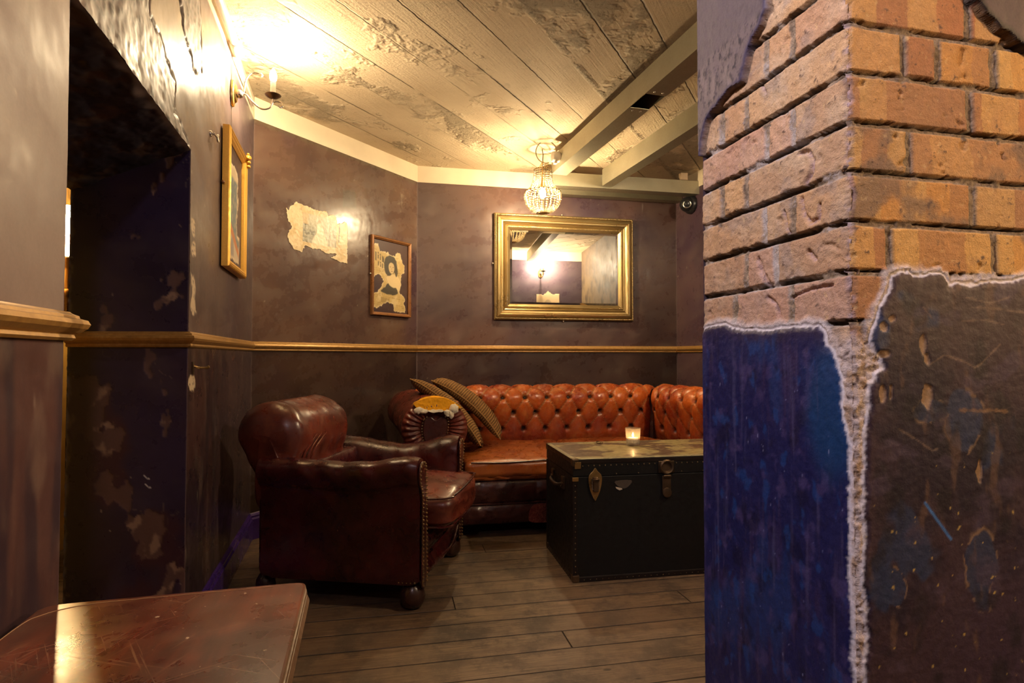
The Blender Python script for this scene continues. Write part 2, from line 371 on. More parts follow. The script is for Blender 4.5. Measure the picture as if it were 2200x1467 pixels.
def ceil_mat():
    t = NT('board_marked_concrete'); v = t.n('NewGeometry').outputs['Position']
    d = unit([.479, .878]); pn = (float(-d[1]), float(d[0]), 0)           # boards run along d
    wob = t.noise(v, 2.2, 3)
    a = t.n('VectorMath', {0: v, 1: (-pn[0], -pn[1], 0)}, operation='DOT_PRODUCT').outputs['Value']
    p0 = at_z(1176, 264, ZC); off = -(pn[0] * p0[0] + pn[1] * p0[1])
    a = t.math('ADD', t.math('MULTIPLY', t.math('ADD', a, -off), 1 / .2275), 40)
    a = t.math('ADD', a, t.math('MULTIPLY', t.math('SUBTRACT', t.noise(v, 30, 4), .5), .05))
    fl = t.math('FLOOR', a); fr = t.math('SUBTRACT', a, fl)
    edge = t.math('MINIMUM', fr, t.math('SUBTRACT', 1, fr))
    br = t.n('TexWhiteNoise', {'W': fl}, noise_dimensions='1D').outputs['Value']
    br2 = t.n('TexWhiteNoise', {'W': t.math('ADD', t.math('FLOOR', t.math('ADD', a, .5)), .37)}, noise_dimensions='1D').outputs['Value']
    gw = t.math('ADD', .006, t.math('MULTIPLY', br2, .028))
    gm = t.math('SUBTRACT', 1, t.math('DIVIDE', edge, gw), clamp=True)
    gm = t.math('MULTIPLY', t.math('MULTIPLY', gm, t.ramp(t.noise(v, 3, 4), .35, .55, .1, 1)), t.ramp(br2, .40, .85, .04, 1))
    rd = t.math('MULTIPLY', t.math('SUBTRACT', 1, t.math('DIVIDE', edge, .10), clamp=True), t.ramp(br2, .55, .2)); rd = t.math('MULTIPLY', rd, t.ramp(t.noise(v, 9, 6, .7), .42, .58))
    n1 = t.noise(v, 1.1, 5, .6); nf = t.noise(v, 75, 7, .72); rough_n = t.noise(v, 34, 6, .72, .6); patch = t.ramp(t.math('ADD', t.noise(v, 1.9, 5, .65), t.math('MULTIPLY', br, .16)), .60, .70)
    gr = t.n('TexNoise', {'Vector': t.scale(v, 1, 1, 1, (0, 0, -math.atan2(d[1], d[0]))), 'Scale': 1.0}); 
    grain = t.noise(t.scale(t.scale(v, 1, 1, 1, (0, 0, -math.atan2(d[1], d[0]))), 4, 90, 1), 1, 4)
    c = t.mix(t.ramp(n1, .3, .7), (.56, .43, .275), (.74, .60, .41)); c = t.mix(t.ramp(br, 0, 1, 0, .25), c, (.42, .34, .23))
    c = t.mix(t.ramp(t.noise(v, 3.5, 6, .7), .56, .75, 0, .6), c, (.27, .20, .13)); c = t.mix(t.math('MULTIPLY', gm, .75), c, (.13, .09, .055))
    c = t.mix(t.math('MULTIPLY', patch, t.ramp(rough_n, .46, .34, 0, .65)), c, (.20, .14, .08)); c = t.mix(t.math('MULTIPLY', rd, t.ramp(rough_n, .52, .40, 0, .8)), c, (.14, .10, .06))
    h = t.math('ADD', t.math('MULTIPLY', nf, .35), t.math('MULTIPLY', t.math('MULTIPLY', rough_n, patch), 3.2))
    h = t.math('ADD', h, t.math('MULTIPLY', grain, .3)); h = t.math('ADD', h, t.math('MULTIPLY', t.math('MULTIPLY', rd, rough_n), 3.0)); h = t.math('ADD', h, t.math('MULTIPLY', gm, -2.2)); h = t.math('ADD', h, t.math('MULTIPLY', br, 1.3))
    return t.bsdf(c, .75, 0, t.bump(h, 1.0, .017), .3)
M['ceiling'] = ceil_mat()
def floor_mat():
    t = NT('worn_floorboards'); v = t.n('NewGeometry').outputs['Position']; d = dB; n = (float(-d[1]), float(d[0]), 0)
    a = t.n('VectorMath', {0: v, 1: n}, operation='DOT_PRODUCT').outputs['Value']; l = t.n('VectorMath', {0: v, 1: (float(d[0]), float(d[1]), 0)}, operation='DOT_PRODUCT').outputs['Value']
    p0 = at_z(1207, 1355, 0); off = n[0] * p0[0] + n[1] * p0[1]; l0 = float(d @ p0[:2])
    a = t.math('ADD', t.math('MULTIPLY', t.math('SUBTRACT', a, float(off)), 1 / .1345), 30.0)
    a = t.math('ADD', a, t.math('MULTIPLY', t.math('SUBTRACT', t.noise(v, 2.5, 3), .5), .06))
    fl = t.math('FLOOR', a); fr = t.math('SUBTRACT', a, fl); edge = t.math('MINIMUM', fr, t.math('SUBTRACT', 1, fr))
    r1 = t.n('TexWhiteNoise', {'W': fl}, noise_dimensions='1D').outputs['Value']
    # butt joints
    ll = t.math('ADD', t.math('MULTIPLY', t.math('SUBTRACT', l, l0), 1 / 2.6), 20.0)
    isj = t.math('SUBTRACT', fl, 29.0); lo = t.math('ADD', ll, t.math('MULTIPLY', t.math('MULTIPLY', isj, .3819), 1))
    lf = t.math('FLOOR', lo); lr = t.math('SUBTRACT', lo, lf); le = t.math('MINIMUM', lr, t.math('SUBTRACT', 1, lr))
    r2 = t.n('TexWhiteNoise', {'Vector': t.n('CombineXYZ', {0: fl, 1: lf}).outputs[0]}, noise_dimensions='3D').outputs['Value']
    gap = t.math('SUBTRACT', 1, t.math('DIVIDE', edge, t.math('ADD', .014, t.math('MULTIPLY', r1, .035))), clamp=True)
    gj = t.math('SUBTRACT', 1, t.math('DIVIDE', le, .0012), clamp=True); g = t.math('MAXIMUM', gap, gj)
    rot = (0, 0, -math.atan2(d[1], d[0])); vr = t.scale(v, 1, 1, 1, rot)
    vr = t.n('VectorMath', {0: vr, 1: t.n('CombineXYZ', {0: t.math('MULTIPLY', r2, 9), 1: t.math('MULTIPLY', r2, 3), 2: 0}).outputs[0]}, operation='ADD').outputs[0]
    g1 = t.noise(t.scale(vr, 2.2, 34, 1), 1, 6, .65, .7); g2 = t.noise(t.scale(vr, 8, 160, 1), 1, 5, .7); dirt = t.noise(v, 6, 7, .72); wear = t.noise(v, 1.6, 4)
    c = t.mix(t.ramp(g1, .3, .7), (.080, .046, .025), (.22, .142, .080)); c = t.mix(t.ramp(r2, 0, 1, 0, .7), c, (.10, .062, .038))
    c = t.mix(t.ramp(g2, .45, .60, 0, .85), c, (.05, .028, .016)); c = t.mix(t.ramp(dirt, .46, .62, 0, .88), c, (.035, .024, .018)); c = t.mix(t.ramp(wear, .35, .65, .25, 0), c, (.30, .20, .12))
    kn = t.n('TexVoronoi', {'Vector': t.scale(vr, 3.2, 7, 1), 'Scale': 1.0}).outputs['Distance']; c = t.mix(t.ramp(kn, .03, .06, .9, 0), c, (.025, .014, .008))
    c = t.mix(t.math('MULTIPLY', g, .95), c, (.008, .006, .005))
    h = t.math('ADD', t.math('MULTIPLY', g2, .35), t.math('MULTIPLY', g1, .5)); h = t.math('ADD', h, t.math('MULTIPLY', g, -3)); h = t.math('ADD', h, t.math('MULTIPLY', r2, .8))
    return t.bsdf(c, t.ramp(dirt, .3, .7, .42, .65), 0, t.bump(h, .8, .004), .4)
M['floor'] = floor_mat()
def table_mat():
    t = NT('scratched_mahogany'); v = t.obj(); n = t.noise(t.scale(v, 30, 4, 4, (0, 0, .35)), 1, 6, .6, .8); b = t.noise(v, 7, 5)
    c = t.mix(t.ramp(n, .3, .7), (.070, .010, .005), (.16, .028, .010)); c = t.mix(t.ramp(b, .45, .62, 0, .55), c, (.11, .045, .026)); c = t.mix(t.ramp(t.noise(v, 4, 3), .42, .60, 0, .6), c, (.040, .008, .005))
    sc = None
    for k, (ang, s1, s2) in enumerate(((.5, 5, 230), (1.1, 6, 260), (2.0, 7, 240), (2.7, 5, 300))):
        q = t.noise(t.scale(t.scale(v, 1, 1, 1, (0, 0, ang)), s1, s2, 1), 1, 2, .5, .15); q = t.ramp(q, .665, .70)
        sc = q if sc is None else t.math('MAXIMUM', sc, q)
    c = t.mix(t.math('MULTIPLY', sc, t.ramp(t.noise(v, 9, 3), .4, .65, .03, .30)), c, (.42, .22, .11)); fl = t.ramp(t.noise(v, 75, 3, .5), .72, .75); c = t.mix(fl, c, (.5, .36, .25))
    r = t.math('ADD', t.ramp(t.noise(v, 12, 4), .3, .7, .25, .34), t.math('MULTIPLY', sc, .06))
    return t.bsdf(c, r, 0, t.bump(t.math('MULTIPLY', t.noise(v, 160, 4), 1), .15, .0004), .38, 0, .25)
M['table'] = table_mat()
M['table_edge'] = simple('worn_table_edge', (.15, .09, .055), .4, 0, .7, 60, .5, .001)
M['bulb_warm'] = emit('glowing_bulb', (1, .78, .48), 2100)
M['bulb_chand'] = emit('glowing_chandelier_bulb', (1, .76, .44), 2300)
M['bulb_mirror'] = emit('glowing_bulb_far', (1, .80, .54), 5200)
M['bulb_added_fill'] = emit('added_fill_bulb', (.98, .88, 1), 300)
M['bulb_amber'] = emit('glowing_amber_bulb', (1, .66, .28), 330)
M['flame'] = emit('candle_flame', (1, .55, .2), 160)
M['bulb_added_warm'] = emit('added_warm_bulb', (1, .66, .33), 9000)
EXPO = 0.42
# ================================================================== THE SETTING
def w3(P, d, n, s, z, h=0.0):
    s = np.asarray(s, float); z = np.asarray(z, float); h = np.asarray(h, float); s, z, h = np.broadcast_arrays(s, z, h)
    return np.stack([P[0] + d[0] * s + n[0] * h, P[1] + d[1] * s + n[1] * h, z], -1)
def aub(s, z, seed=0, c1=(.088, .046, .040), c2=(.046, .023, .026), c3=(.160, .105, .085)):
    """dark aubergine gloss, brushed on and scuffed"""
    n1 = fbm(s * 1.6, z * 1.9, 5, seed + 1); n2 = fbm(s * 2.6 + z * 2.0, z * 8 - s * 3.0, 4, seed + 9); n3 = fbm(s * 5, z * 6, 5, seed + 21)
    c = np.zeros(s.shape + (3,)) + np.array(c1); c = mixc(c, c2, sst(-.6, .7, n1)); c = mixc(c, (.048, .026, .046), sst(.1, .5, fbm(s * .9, z * .8, 3, seed + 33)) * .8)
    c = mixc(c, c3, sst(.0, .9, n3) * .26 + sst(.0, .8, n2) * .20)
    c = mixc(c, (.034, .019, .021), sst(.1, .7, fbm(s * 1.5, z * 1.8, 3, seed + 41)) * .45)
    sc = fbm(s * 30, z * 28, 3, seed + 51); c = mixc(c, (.42, .34, .26), sst(.78, .84, sc) * .75)
    cr = np.abs(fbm(s * 3.1, z * 3.4, 4, seed + 61)); c = mixc(c, (.17, .13, .11), (cr < .006) * .5 * (fbm(s * 2, z * 2, 2, seed + 3) > .15))
    r = .31 + .12 * n2 + .10 * sst(.2, .6, n3)
    h = .0022 * n1 + .0005 * n2 + .0004 * fbm(s * 26, z * 17, 3, seed + 71) - .0008 * sst(.78, .84, sc)
    return c, r, h
def pack(c, r): return np.concatenate([c, np.clip(r, .08, .95)[..., None]], -1)
def relief(name, P, d, n, s0, s1, z0, z1, step, fn, m='wall', keep=None, parent=None, kind='structure'):
    ss = np.linspace(s0, s1, max(2, int(abs(s1 - s0) / step) + 1)); zz = np.linspace(z0, z1, max(2, int((z1 - z0) / step) + 1))
    S, Z = np.meshgrid(ss, zz); c, r, h = fn(S, Z)
    k = None
    if keep is not None: sc = (S[:-1, :-1] + S[1:, 1:]) / 2; zc = (Z[:-1, :-1] + Z[1:, 1:]) / 2; k = keep(sc, zc)
    me = grid(name, w3(P, d, n, S, Z, h), pack(c, r), k); o = link(name, me, M[m], parent)
    if parent is None and kind: o['kind'] = kind
    return o
nLr = np.array([-dL[1], dL[0]]); nLr = nLr if nLr[0] > 0 else -nLr          # into the room
def toward(d, ref):
    n = np.array([-d[1], d[0]]); return n if n @ ref > 0 else -n
nA = toward(dA, np.array([1, -1.])); nB = toward(dB, np.array([0, -1.])); nC = toward(dC, np.array([-1., 0]))
nPr = toward(dPr, np.array([0, -1.])); nPl = toward(dPl, np.array([-1., 0])); nPb = -nPr
Q0 = cP + dPl * .387                                                    # room side of the partition starts here
A_ = np.array([dC, -dPr]).T; tt = np.linalg.solve(A_, Q0 - cBC); LC, LP = float(tt[0]), float(tt[1])

def LW(x, y): return on_wall(x, y, cLA, dL)
rough1 = [LW(*p) for p in [(150, -40), (318, -40), (322, 30), (345, 80), (360, 130), (378, 178), (374, 235), (392, 275), (408, 318), (395, 312)]] + [(S_FAR + .0, Z_OPEN - .01), (S_NEAR + .1, Z_OPEN - .01)]
rough2 = [LW(*p) for p in [(385, -40), (425, -40), (432, 40), (434, 150), (418, 165), (408, 110), (392, 50)]]
peel = [[LW(*p) for p in q] for q in [[(412, 468), (420, 470), (420, 505), (415, 510), (411, 490)], [(412, 518), (420, 522), (421, 548), (414, 550), (411, 535)],
        [(410, 588), (417, 592), (420, 625), (418, 640), (422, 672), (413, 678), (409, 655), (413, 630)], [(407, 806), (417, 806), (421, 822), (420, 838), (408, 838), (405, 822)]]]
def left_fn(S, Z):
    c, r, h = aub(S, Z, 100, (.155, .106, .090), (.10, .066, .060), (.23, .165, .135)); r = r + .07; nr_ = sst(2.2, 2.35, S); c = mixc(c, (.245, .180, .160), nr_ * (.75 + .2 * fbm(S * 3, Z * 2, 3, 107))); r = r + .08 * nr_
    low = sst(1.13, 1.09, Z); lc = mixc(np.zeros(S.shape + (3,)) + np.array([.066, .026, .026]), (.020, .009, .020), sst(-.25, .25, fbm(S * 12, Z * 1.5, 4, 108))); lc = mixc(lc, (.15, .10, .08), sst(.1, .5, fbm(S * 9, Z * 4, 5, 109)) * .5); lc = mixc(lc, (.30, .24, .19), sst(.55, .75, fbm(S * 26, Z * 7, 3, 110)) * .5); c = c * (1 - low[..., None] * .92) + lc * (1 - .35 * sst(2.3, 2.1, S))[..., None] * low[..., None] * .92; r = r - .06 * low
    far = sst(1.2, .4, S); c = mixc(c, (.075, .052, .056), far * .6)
    st = fbm(S * 30, Z * 1.6, 4, 130); c = mixc(c, (.22, .16, .12), sst(.2, .7, st) * .2)
    d1 = np.minimum(sdf(S, Z, rough1), sdf(S, Z, rough2) + 0) + .02 * fbm(S * 18, Z * 18, 3, 140)
    m = sst(.008, -.012, d1); n = fbm(S * 34, Z * 40, 5, 150, .65); n2 = fbm(S * 9, Z * 11, 4, 151)
    rc = mixc(np.zeros(S.shape + (3,)) + np.array([.20, .155, .135]), (.022, .018, .018), sst(-.05, .35, n) * .9); rc = mixc(rc, (.38, .31, .27), sst(.1, .6, n2) * .6)
    c = c * (1 - m[..., None]) + rc * m[..., None]; r = r * (1 - m) + .45 * m; h = h + m * (.0016 * n + .004 * n2 + .002); r = r + .1 * m
    ed = np.exp(-(d1 / .006) ** 2) * (S > .9); c = mixc(c, (.03, .022, .022), ed * .7); h = h - ed * .006
    for q in peel:
        d2 = sdf(S, Z, q) + .010 * fbm(S * 60, Z * 45, 3, 160); mm = sst(.002, -.002, d2) * (fbm(S * 70, Z * 70, 2, 161) < .35)
        c = mixc(c, (.55, .42, .28), mm); h = h - mm * .0015; r = r + mm * .3
    hb = sst(2.425, 2.435, Z + .004 * fbm(S * 9, Z * 9, 3, 8)); c = mixc(c, (.62, .53, .40), hb * (S < 4))
    return c, r, h
def keepL(s, z): return ~((s > S_FAR) & (s < S_NEAR) & (z < Z_OPEN))
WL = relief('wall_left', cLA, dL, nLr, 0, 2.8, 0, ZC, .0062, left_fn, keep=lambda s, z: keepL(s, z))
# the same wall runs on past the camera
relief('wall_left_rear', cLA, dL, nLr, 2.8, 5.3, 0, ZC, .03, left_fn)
# jamb, soffit and the passage beyond the opening
jc = cLA + dL * S_FAR; dJ = unit([-1, -.06]); nJ = toward(dJ, np.array([0, -1.])); LJ = .40
def jamb_fn(S, Z):
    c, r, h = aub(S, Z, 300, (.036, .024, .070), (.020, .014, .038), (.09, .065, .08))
    top = sst(1.0, 1.25, Z)
    n = fbm(S * 7.5, Z * 5.5, 5, 310); n0 = fbm(S * 2.6, Z * 2.0, 2, 311)
    c = mixc(c, (.062, .022, .034), sst(-.02, .3, n0 + .5 * n) * .75); m = sst(.16, .21, n + .45 * n0 - .10 * sst(.06, .0, S)); c = mixc(c, (.15, .088, .078), m * .7); c = mixc(c, (.34, .23, .17), m * sst(.2, .5, fbm(S * 16, Z * 14, 4, 313)) * .8)
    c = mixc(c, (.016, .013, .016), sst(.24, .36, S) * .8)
    e = np.minimum(S, LJ - S); eg = sst(.010 + .014 * fbm(S * 3, Z * 22, 3, 312), .0, e); c = mixc(c, (.20, .17, .15), eg * (S > .2) * .5); c = mixc(c, (.24, .17, .17), sst(.004, 0, S) * .8)
    for (a, b) in ((.125, .63), (.12, .60)):                     # two small white nicks
        q = sdf(S, Z, [(a, b), (a + .008, b + .003), (a + .017, b + .012)], False); c = mixc(c, (.7, .68, .7), sst(.0025, .0012, q))
    h = h + m * -.0012 + .006 * eg * fbm(S * 40, Z * 30, 3, 314) * (S > .2); r = r + .12 * m
    return c, r, h
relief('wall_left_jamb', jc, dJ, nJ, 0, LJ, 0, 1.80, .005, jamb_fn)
def soffit():
    nu, nv = 150, 80; u = np.linspace(0, 1, nu); v = np.linspace(0, 1, nv); U, Vv = np.meshgrid(u, v)
    a0 = np.array([*(cLA + dL * S_FAR), Z_OPEN]); a1 = np.array([*(cLA + dL * (S_NEAR + .03)), Z_OPEN])
    b0 = np.array([*(jc + dJ * LJ), 1.62]); b1 = np.array([*(cLA + dL * (S_NEAR + .03) - nLr * .42), 1.66])
    P = (a0 * (1 - U)[..., None] + a1 * U[..., None]) * (1 - Vv)[..., None] + (b0 * (1 - U)[..., None] + b1 * U[..., None]) * Vv[..., None]
    n = fbm(U * 9, Vv * 5, 5, 350); n2 = fbm(U * 3, Vv * 2, 3, 351); P[..., 2] += .010 * n * sst(0, .08, Vv) + .006 * n2 * sst(0, .1, Vv)
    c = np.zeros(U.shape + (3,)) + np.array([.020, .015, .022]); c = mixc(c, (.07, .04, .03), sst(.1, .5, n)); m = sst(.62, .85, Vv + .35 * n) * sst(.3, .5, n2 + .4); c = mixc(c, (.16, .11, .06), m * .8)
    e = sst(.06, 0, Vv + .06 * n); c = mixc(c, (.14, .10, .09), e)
    me = grid('soffit', P, pack(c, .45 + 0 * U)); o = link('wall_left_soffit', me, M['wall']); o['kind'] = 'structure'
soffit()
near_edge = cLA + dL * S_NEAR
relief('wall_left_near_jamb', near_edge, -nLr, dL * -1, 0, .42, 0, Z_OPEN + .01, .02, jamb_fn)
def ochre_fn(S, Z):
    n = fbm(S * 3, Z * 3, 5, 400); n2 = fbm(S * 30, Z * 30, 4, 401); c = np.zeros(S.shape + (3,)) + np.array([.74, .46, .11]); c = mixc(c, (.58, .33, .07), sst(0, .4, n)); m = sst(1.76, 1.82, Z + .06 * n2); c = mixc(c, (.30, .17, .05), m)
    c = mixc(c, (.10, .06, .02), m * sst(.15, .45, n2)); return c, .42 + .1 * n, .001 * n2 + m * .006 * n2
PP = cLA - nLr * .95
relief('wall_passage', PP, dL, nLr, -.9, 2.9, 0, 2.2, .02, ochre_fn)
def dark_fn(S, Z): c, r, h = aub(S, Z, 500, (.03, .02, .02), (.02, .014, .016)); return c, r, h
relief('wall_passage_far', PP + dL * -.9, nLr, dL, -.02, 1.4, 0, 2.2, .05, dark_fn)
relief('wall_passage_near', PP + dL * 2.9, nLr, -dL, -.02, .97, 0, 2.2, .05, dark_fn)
mb = MB(); q = [PP + dL * -.95, PP + dL * 2.95, PP + dL * 2.95 + nLr * .93, PP + dL * 2.4 + nLr * .93, PP + dL * 1.4 + nLr * .60, PP + dL * -.95 + nLr * .93]
mb.add([(*p, 2.2) for p in q], [tuple(range(6))]); o = mb.obj('ceiling_passage', simple('passage_ceiling', (.06, .045, .035), .8)); o['kind'] = 'structure'
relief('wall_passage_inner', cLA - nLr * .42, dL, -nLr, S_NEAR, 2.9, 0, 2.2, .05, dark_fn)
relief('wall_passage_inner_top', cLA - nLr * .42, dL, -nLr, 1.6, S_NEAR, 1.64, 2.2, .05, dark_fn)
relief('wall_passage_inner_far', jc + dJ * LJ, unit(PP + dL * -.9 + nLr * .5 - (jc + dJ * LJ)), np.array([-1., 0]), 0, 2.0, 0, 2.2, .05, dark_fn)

# back-left wall
boxA = [on_wall(*p, cLA, dA) for p in [(737, 408), (764, 412), (764, 448), (737, 445)]]
def A_fn(S, Z):
    c, r, h = aub(S, Z, 600, (.118, .066, .044), (.062, .035, .030), (.20, .140, .092))
    low = sst(1.13, 1.09, Z); c = c * (1 - low[..., None] * .5)
    d = np.abs(sdf(S, Z, boxA)); c = mixc(c, (.14, .12, .08), sst(.005, .001, d + .004 * fbm(S * 40, Z * 40, 2, 1)) * .6); c = mixc(c, (.05, .045, .035), (sdf(S, Z, boxA) < 0) * .5)
    u, v = on_wall(862, 430, cLA, dA); dd = np.hypot((S - u) * 1.3, (Z - v) * .6) + .03 * fbm(S * 30, Z * 30, 3, 4); c = mixc(c, (.30, .24, .18), sst(.055, .035, dd) * .5 * sst(0, .3, fbm(S * 50, Z * 30, 3, 5)))
    e = np.minimum(S, LA - S); c = mixc(c, (.16, .12, .11), sst(.008, .002, e) * .6)
    t = sst(2.40, 2.43, Z + .01 * fbm(S * 12, Z * 12, 3, 6)); c = mixc(c, (.11, .085, .05), t * .7)
    return c, r - .03, h
relief('wall_back_left', cLA, dA, nA, 0, LA, 0, ZC, .0075, A_fn)
def B_fn(S, Z):
    c, r, h = aub(S, Z, 700, (.114, .061, .048), (.058, .032, .034), (.19, .128, .090))
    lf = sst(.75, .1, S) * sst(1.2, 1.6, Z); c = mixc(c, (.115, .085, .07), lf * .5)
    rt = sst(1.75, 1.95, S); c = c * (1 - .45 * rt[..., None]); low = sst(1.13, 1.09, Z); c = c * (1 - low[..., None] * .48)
    e = np.minimum(S, LB - S); c = mixc(c, (.2, .15, .14), sst(.008, .002, e) * .6)
    dr = (S > 1.8) & (S < 2.15) & (Z > 2.2); st = fbm(S * 60, Z * 2, 2, 707); c = mixc(c, (.35, .3, .26), sst(.55, .7, st) * dr * .6)
    return c, r, h
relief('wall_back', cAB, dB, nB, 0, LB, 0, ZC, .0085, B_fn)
def C_fn(S, Z):
    c, r, h = aub(S, Z, 800, (.105, .060, .062), (.060, .035, .045), (.17, .12, .11)); k = sst(1.6, 1.75, S); n = fbm(S * 7, Z * 6, 4, 801); c = c * (1 - k[..., None]) + mixc(mixc(np.zeros(S.shape + (3,)) + np.array([.10, .068, .034]), (.045, .03, .018), sst(-.1, .4, n)), (.06, .04, .03), sst(2.0, 2.3, Z) * .6) * k[..., None]; return c, r + .35 * k, h
relief('wall_right', cBC, dC, nC, 0, .9, 0, ZC, .009, C_fn)
relief('wall_right_near', cBC, dC, nC, .9, LC, 0, ZC, .02, C_fn)
def D_fn(S, Z):
    c, r, h = aub(S, Z, 900, (.085, .062, .075), (.05, .035, .05), (.16, .13, .13)); return c, r, h
relief('wall_partition_room_side', Q0, dPr, nPb, 0, LP, 0, ZC, .02, D_fn)
# the part of the bar behind the camera
LNR = 5.3; pR0 = cLA + dL * LNR; XR = 3.25
relief('wall_rear', pR0, np.array([1., 0]), np.array([0, 1.]), 0, XR - pR0[0], 0, ZC, .05, D_fn)
tE = (XR - cP[0]) / dPr[0]; pE = cP + dPr * tE
relief('wall_right_rear', np.array([XR, pR0[1]]), np.array([0, 1.]), np.array([-1., 0]), 0, pE[1] - pR0[1], 0, ZC, .05, D_fn)
for nm, z in (('floor', 0.0), ('ceiling', ZC)):
    mb = MB(); mb.add([(-4.3, -2.2, z), (3.5, -2.2, z), (3.5, 5.6, z), (-4.3, 5.6, z)], [(0, 1, 2, 3)]); o = mb.obj(nm, M[nm]); o['kind'] = 'structure'

# ---- the brick pier at the end of the partition: one surface wrapped round the corner, brickwork and plaster
def u_of(x, v=None):
    o = x - 1100.0
    if x < 1829: return -(.493 * FPX - .85 * o) / (.972 * o + .233 * FPX)
    return (.85 * o - .493 * FPX) / (.972 * FPX - .233 * o)
def PV(x, y):
    u = u_of(x); s = abs(u); p = cP + (dPl if u < 0 else dPr) * s; r = ray(x, y); t = p[1] / r[1]; return (u, EYE + r[2] * t)
def wallz(x, y):
    return PV(x, y)
ulo, uhi = -.387, .365; zlo, zhi = .33, 1.86; ST = .0021
us = np.linspace(ulo, uhi, int((uhi - ulo) / ST) + 1); zs = np.linspace(zlo, zhi, int((zhi - zlo) / ST) + 1); U, Z = np.meshgrid(us, zs)
beds = [1.541 + .0737 * k for k in range(-9, 6)]
def rowjoin(pxs): return [u_of(p) for p in pxs]
JL = {3: [1700, 1642], 2: [1703, 1560], 1: [1560], 0: [1709, 1652], -1: [1608, 1556], -2: [1709, 1651], -3: [1606, 1555], -4: [1706, 1645], -5: [1668, 1604], -6: [1700, 1580]}
JR = {3: [1940, 2060], 2: [1925, 2100], 1: [1952], 0: [2094], -1: [1952, 2026, 2148], -2: [2094], -3: [1961], -4: [2097], -5: [1915, 2140], -6: [1980]}
WID = {2094: .011, 2097: .013, 1960: .010}
wob = .0022 * fbm(U * 14, Z * 14, 4, 11) + .0012 * fbm(U * 60, Z * 60, 3, 12)
wobz = .0022 * fbm(U * 9, Z * 16, 4, 13) + .0012 * fbm(U * 60, Z * 60, 3, 14)
H = np.zeros(U.shape); BR = np.full(U.shape, 1e3); ID = np.zeros(U.shape)
course = np.floor((Z + wobz - 1.541) / .0737); fz = (Z + wobz - 1.541) - course * .0737; dz = np.minimum(fz, .0737 - fz) - .0048
du = np.full(U.shape, 1.0); bid = np.zeros(U.shape)
for k in range(-18, 6):
    m = course == k
    if not m.any(): continue
    jl = rowjoin(JL.get(k, [1705, 1620] if k % 2 else [1650, 1560])); jr = rowjoin(JR.get(k, [1952, 2100] if k % 2 else [2060])); js = sorted(jl + jr)
    uu = U[m] + wob[m]; dd = np.full(uu.shape, 1.0); b = np.zeros(uu.shape)
    for j in js:
        wdt = .0075 if j > .2 or j < -.25 else .006
        dd = np.minimum(dd, np.abs(uu - j) - wdt); b += uu > j
    du[m] = dd; bid[m] = b + k * 11 + 400
dist = np.minimum(dz, du)                                   # >0 inside a brick
onL = U < 0
rb = lambda s, k=0: _hash(bid.astype(np.int64), np.zeros_like(bid, dtype=np.int64) + k, s)
fine = fbm(U * 150, Z * 150, 4, 21); med = fbm(U * 38, Z * 38, 5, 22); big = fbm(U * 9, Z * 9, 3, 23)
chip = sst(.42, .62, fbm(U * 26, Z * 30, 4, 24)) * (rb(5) > .35)
dist2 = dist - .004 * sst(-.1, .6, med) * onL - .0035 * chip
inb = sst(-.0004, .0013, dist2)
mort = -.0068 + .0035 * med + .0012 * fine
crack = np.where(onL, sst(.0056, .0044, fz) + sst(.0700, .0712, fz), sst(.0060, .0048, fz) * sst(.0006, .0020, fz)) * sst(-.45, .1, fbm(U * 16, Z * 30, 3, 26)); crack = np.clip(crack, 0, 1)
mort = mort + .0034 * (1 - crack) - .006 * crack
brk = .0012 * (rb(6) - .5) * 2 + .0009 * med * (1 + onL * 1.4) + .0005 * fine * (1 + onL) - .003 * chip * inb
H = mort * (1 - inb) + brk * inb
# letters-like gouges and chips on the left face
def gouge(pts, w, dep):
    global H, cG
    d = sdf(U, Z, [PV(*p) for p in pts], False) + .0016 * fbm(U * 90, Z * 90, 2, 31); g = sst(w, w * .3, d); H = H - dep * g; cG = np.maximum(cG, g)
cG = np.zeros(U.shape)
for pts, w in [([(1722, 330), (1742, 326), (1752, 345), (1748, 372), (1735, 392)], .006), ([(1726, 428), (1730, 462), (1745, 478), (1762, 470), (1764, 440)], .0055), ([(1688, 455), (1694, 492), (1698, 500)], .0035),
               ([(1738, 542), (1752, 556)], .007), ([(1650, 640), (1668, 655), (1675, 680)], .006), ([(1640, 180), (1650, 200)], .004), ([(1630, 560), (1640, 590), (1652, 612)], .009), ([(1830, 395), (1838, 415), (1833, 440)], .008), ([(1790, 612), (1740, 622), (1700, 640)], .004)]:
    gouge(pts, w, .005)
# arris damage
arr = sst(.011 + .008 * fbm(U * 5, Z * 60, 3, 41), .002, np.abs(U)); H = H - arr * (.004 + .004 * fbm(Z * 90, U * 40, 3, 42))
# colours: one brick stock, left face painted paler for its cooler light
c = np.zeros(U.shape + (3,)) + np.array([.46, .25, .115])
pal = [(.60, .29, .075), (.53, .235, .07), (.66, .34, .085), (.46, .185, .07), (.58, .31, .11), (.42, .21, .09)]
for i, pc in enumerate(pal): c = mixc(c, pc, (np.floor(rb(7) * 6) == i) * 1.0)
bands = np.floor((U + rb(8) * .5) / (.040 + .05 * rb(10)) + .12 * fbm(Z * 14, U * 14, 2, 5)); bh = _hash(bands.astype(np.int64), bid.astype(np.int64), 77)
c = mixc(c, (.68, .42, .14), (bh > .68) * (~onL) * .55); c = mixc(c, (.40, .19, .085), (bh < .33) * (~onL) * .55); c = mixc(c, (.50, .24, .09), sst(0, .5, big + .3 * med) * (~onL) * .4)
c = mixc(c, (.16, .12, .09), sst(.05, .5, big + .4 * med) * (rb(9) > .6) * .7)
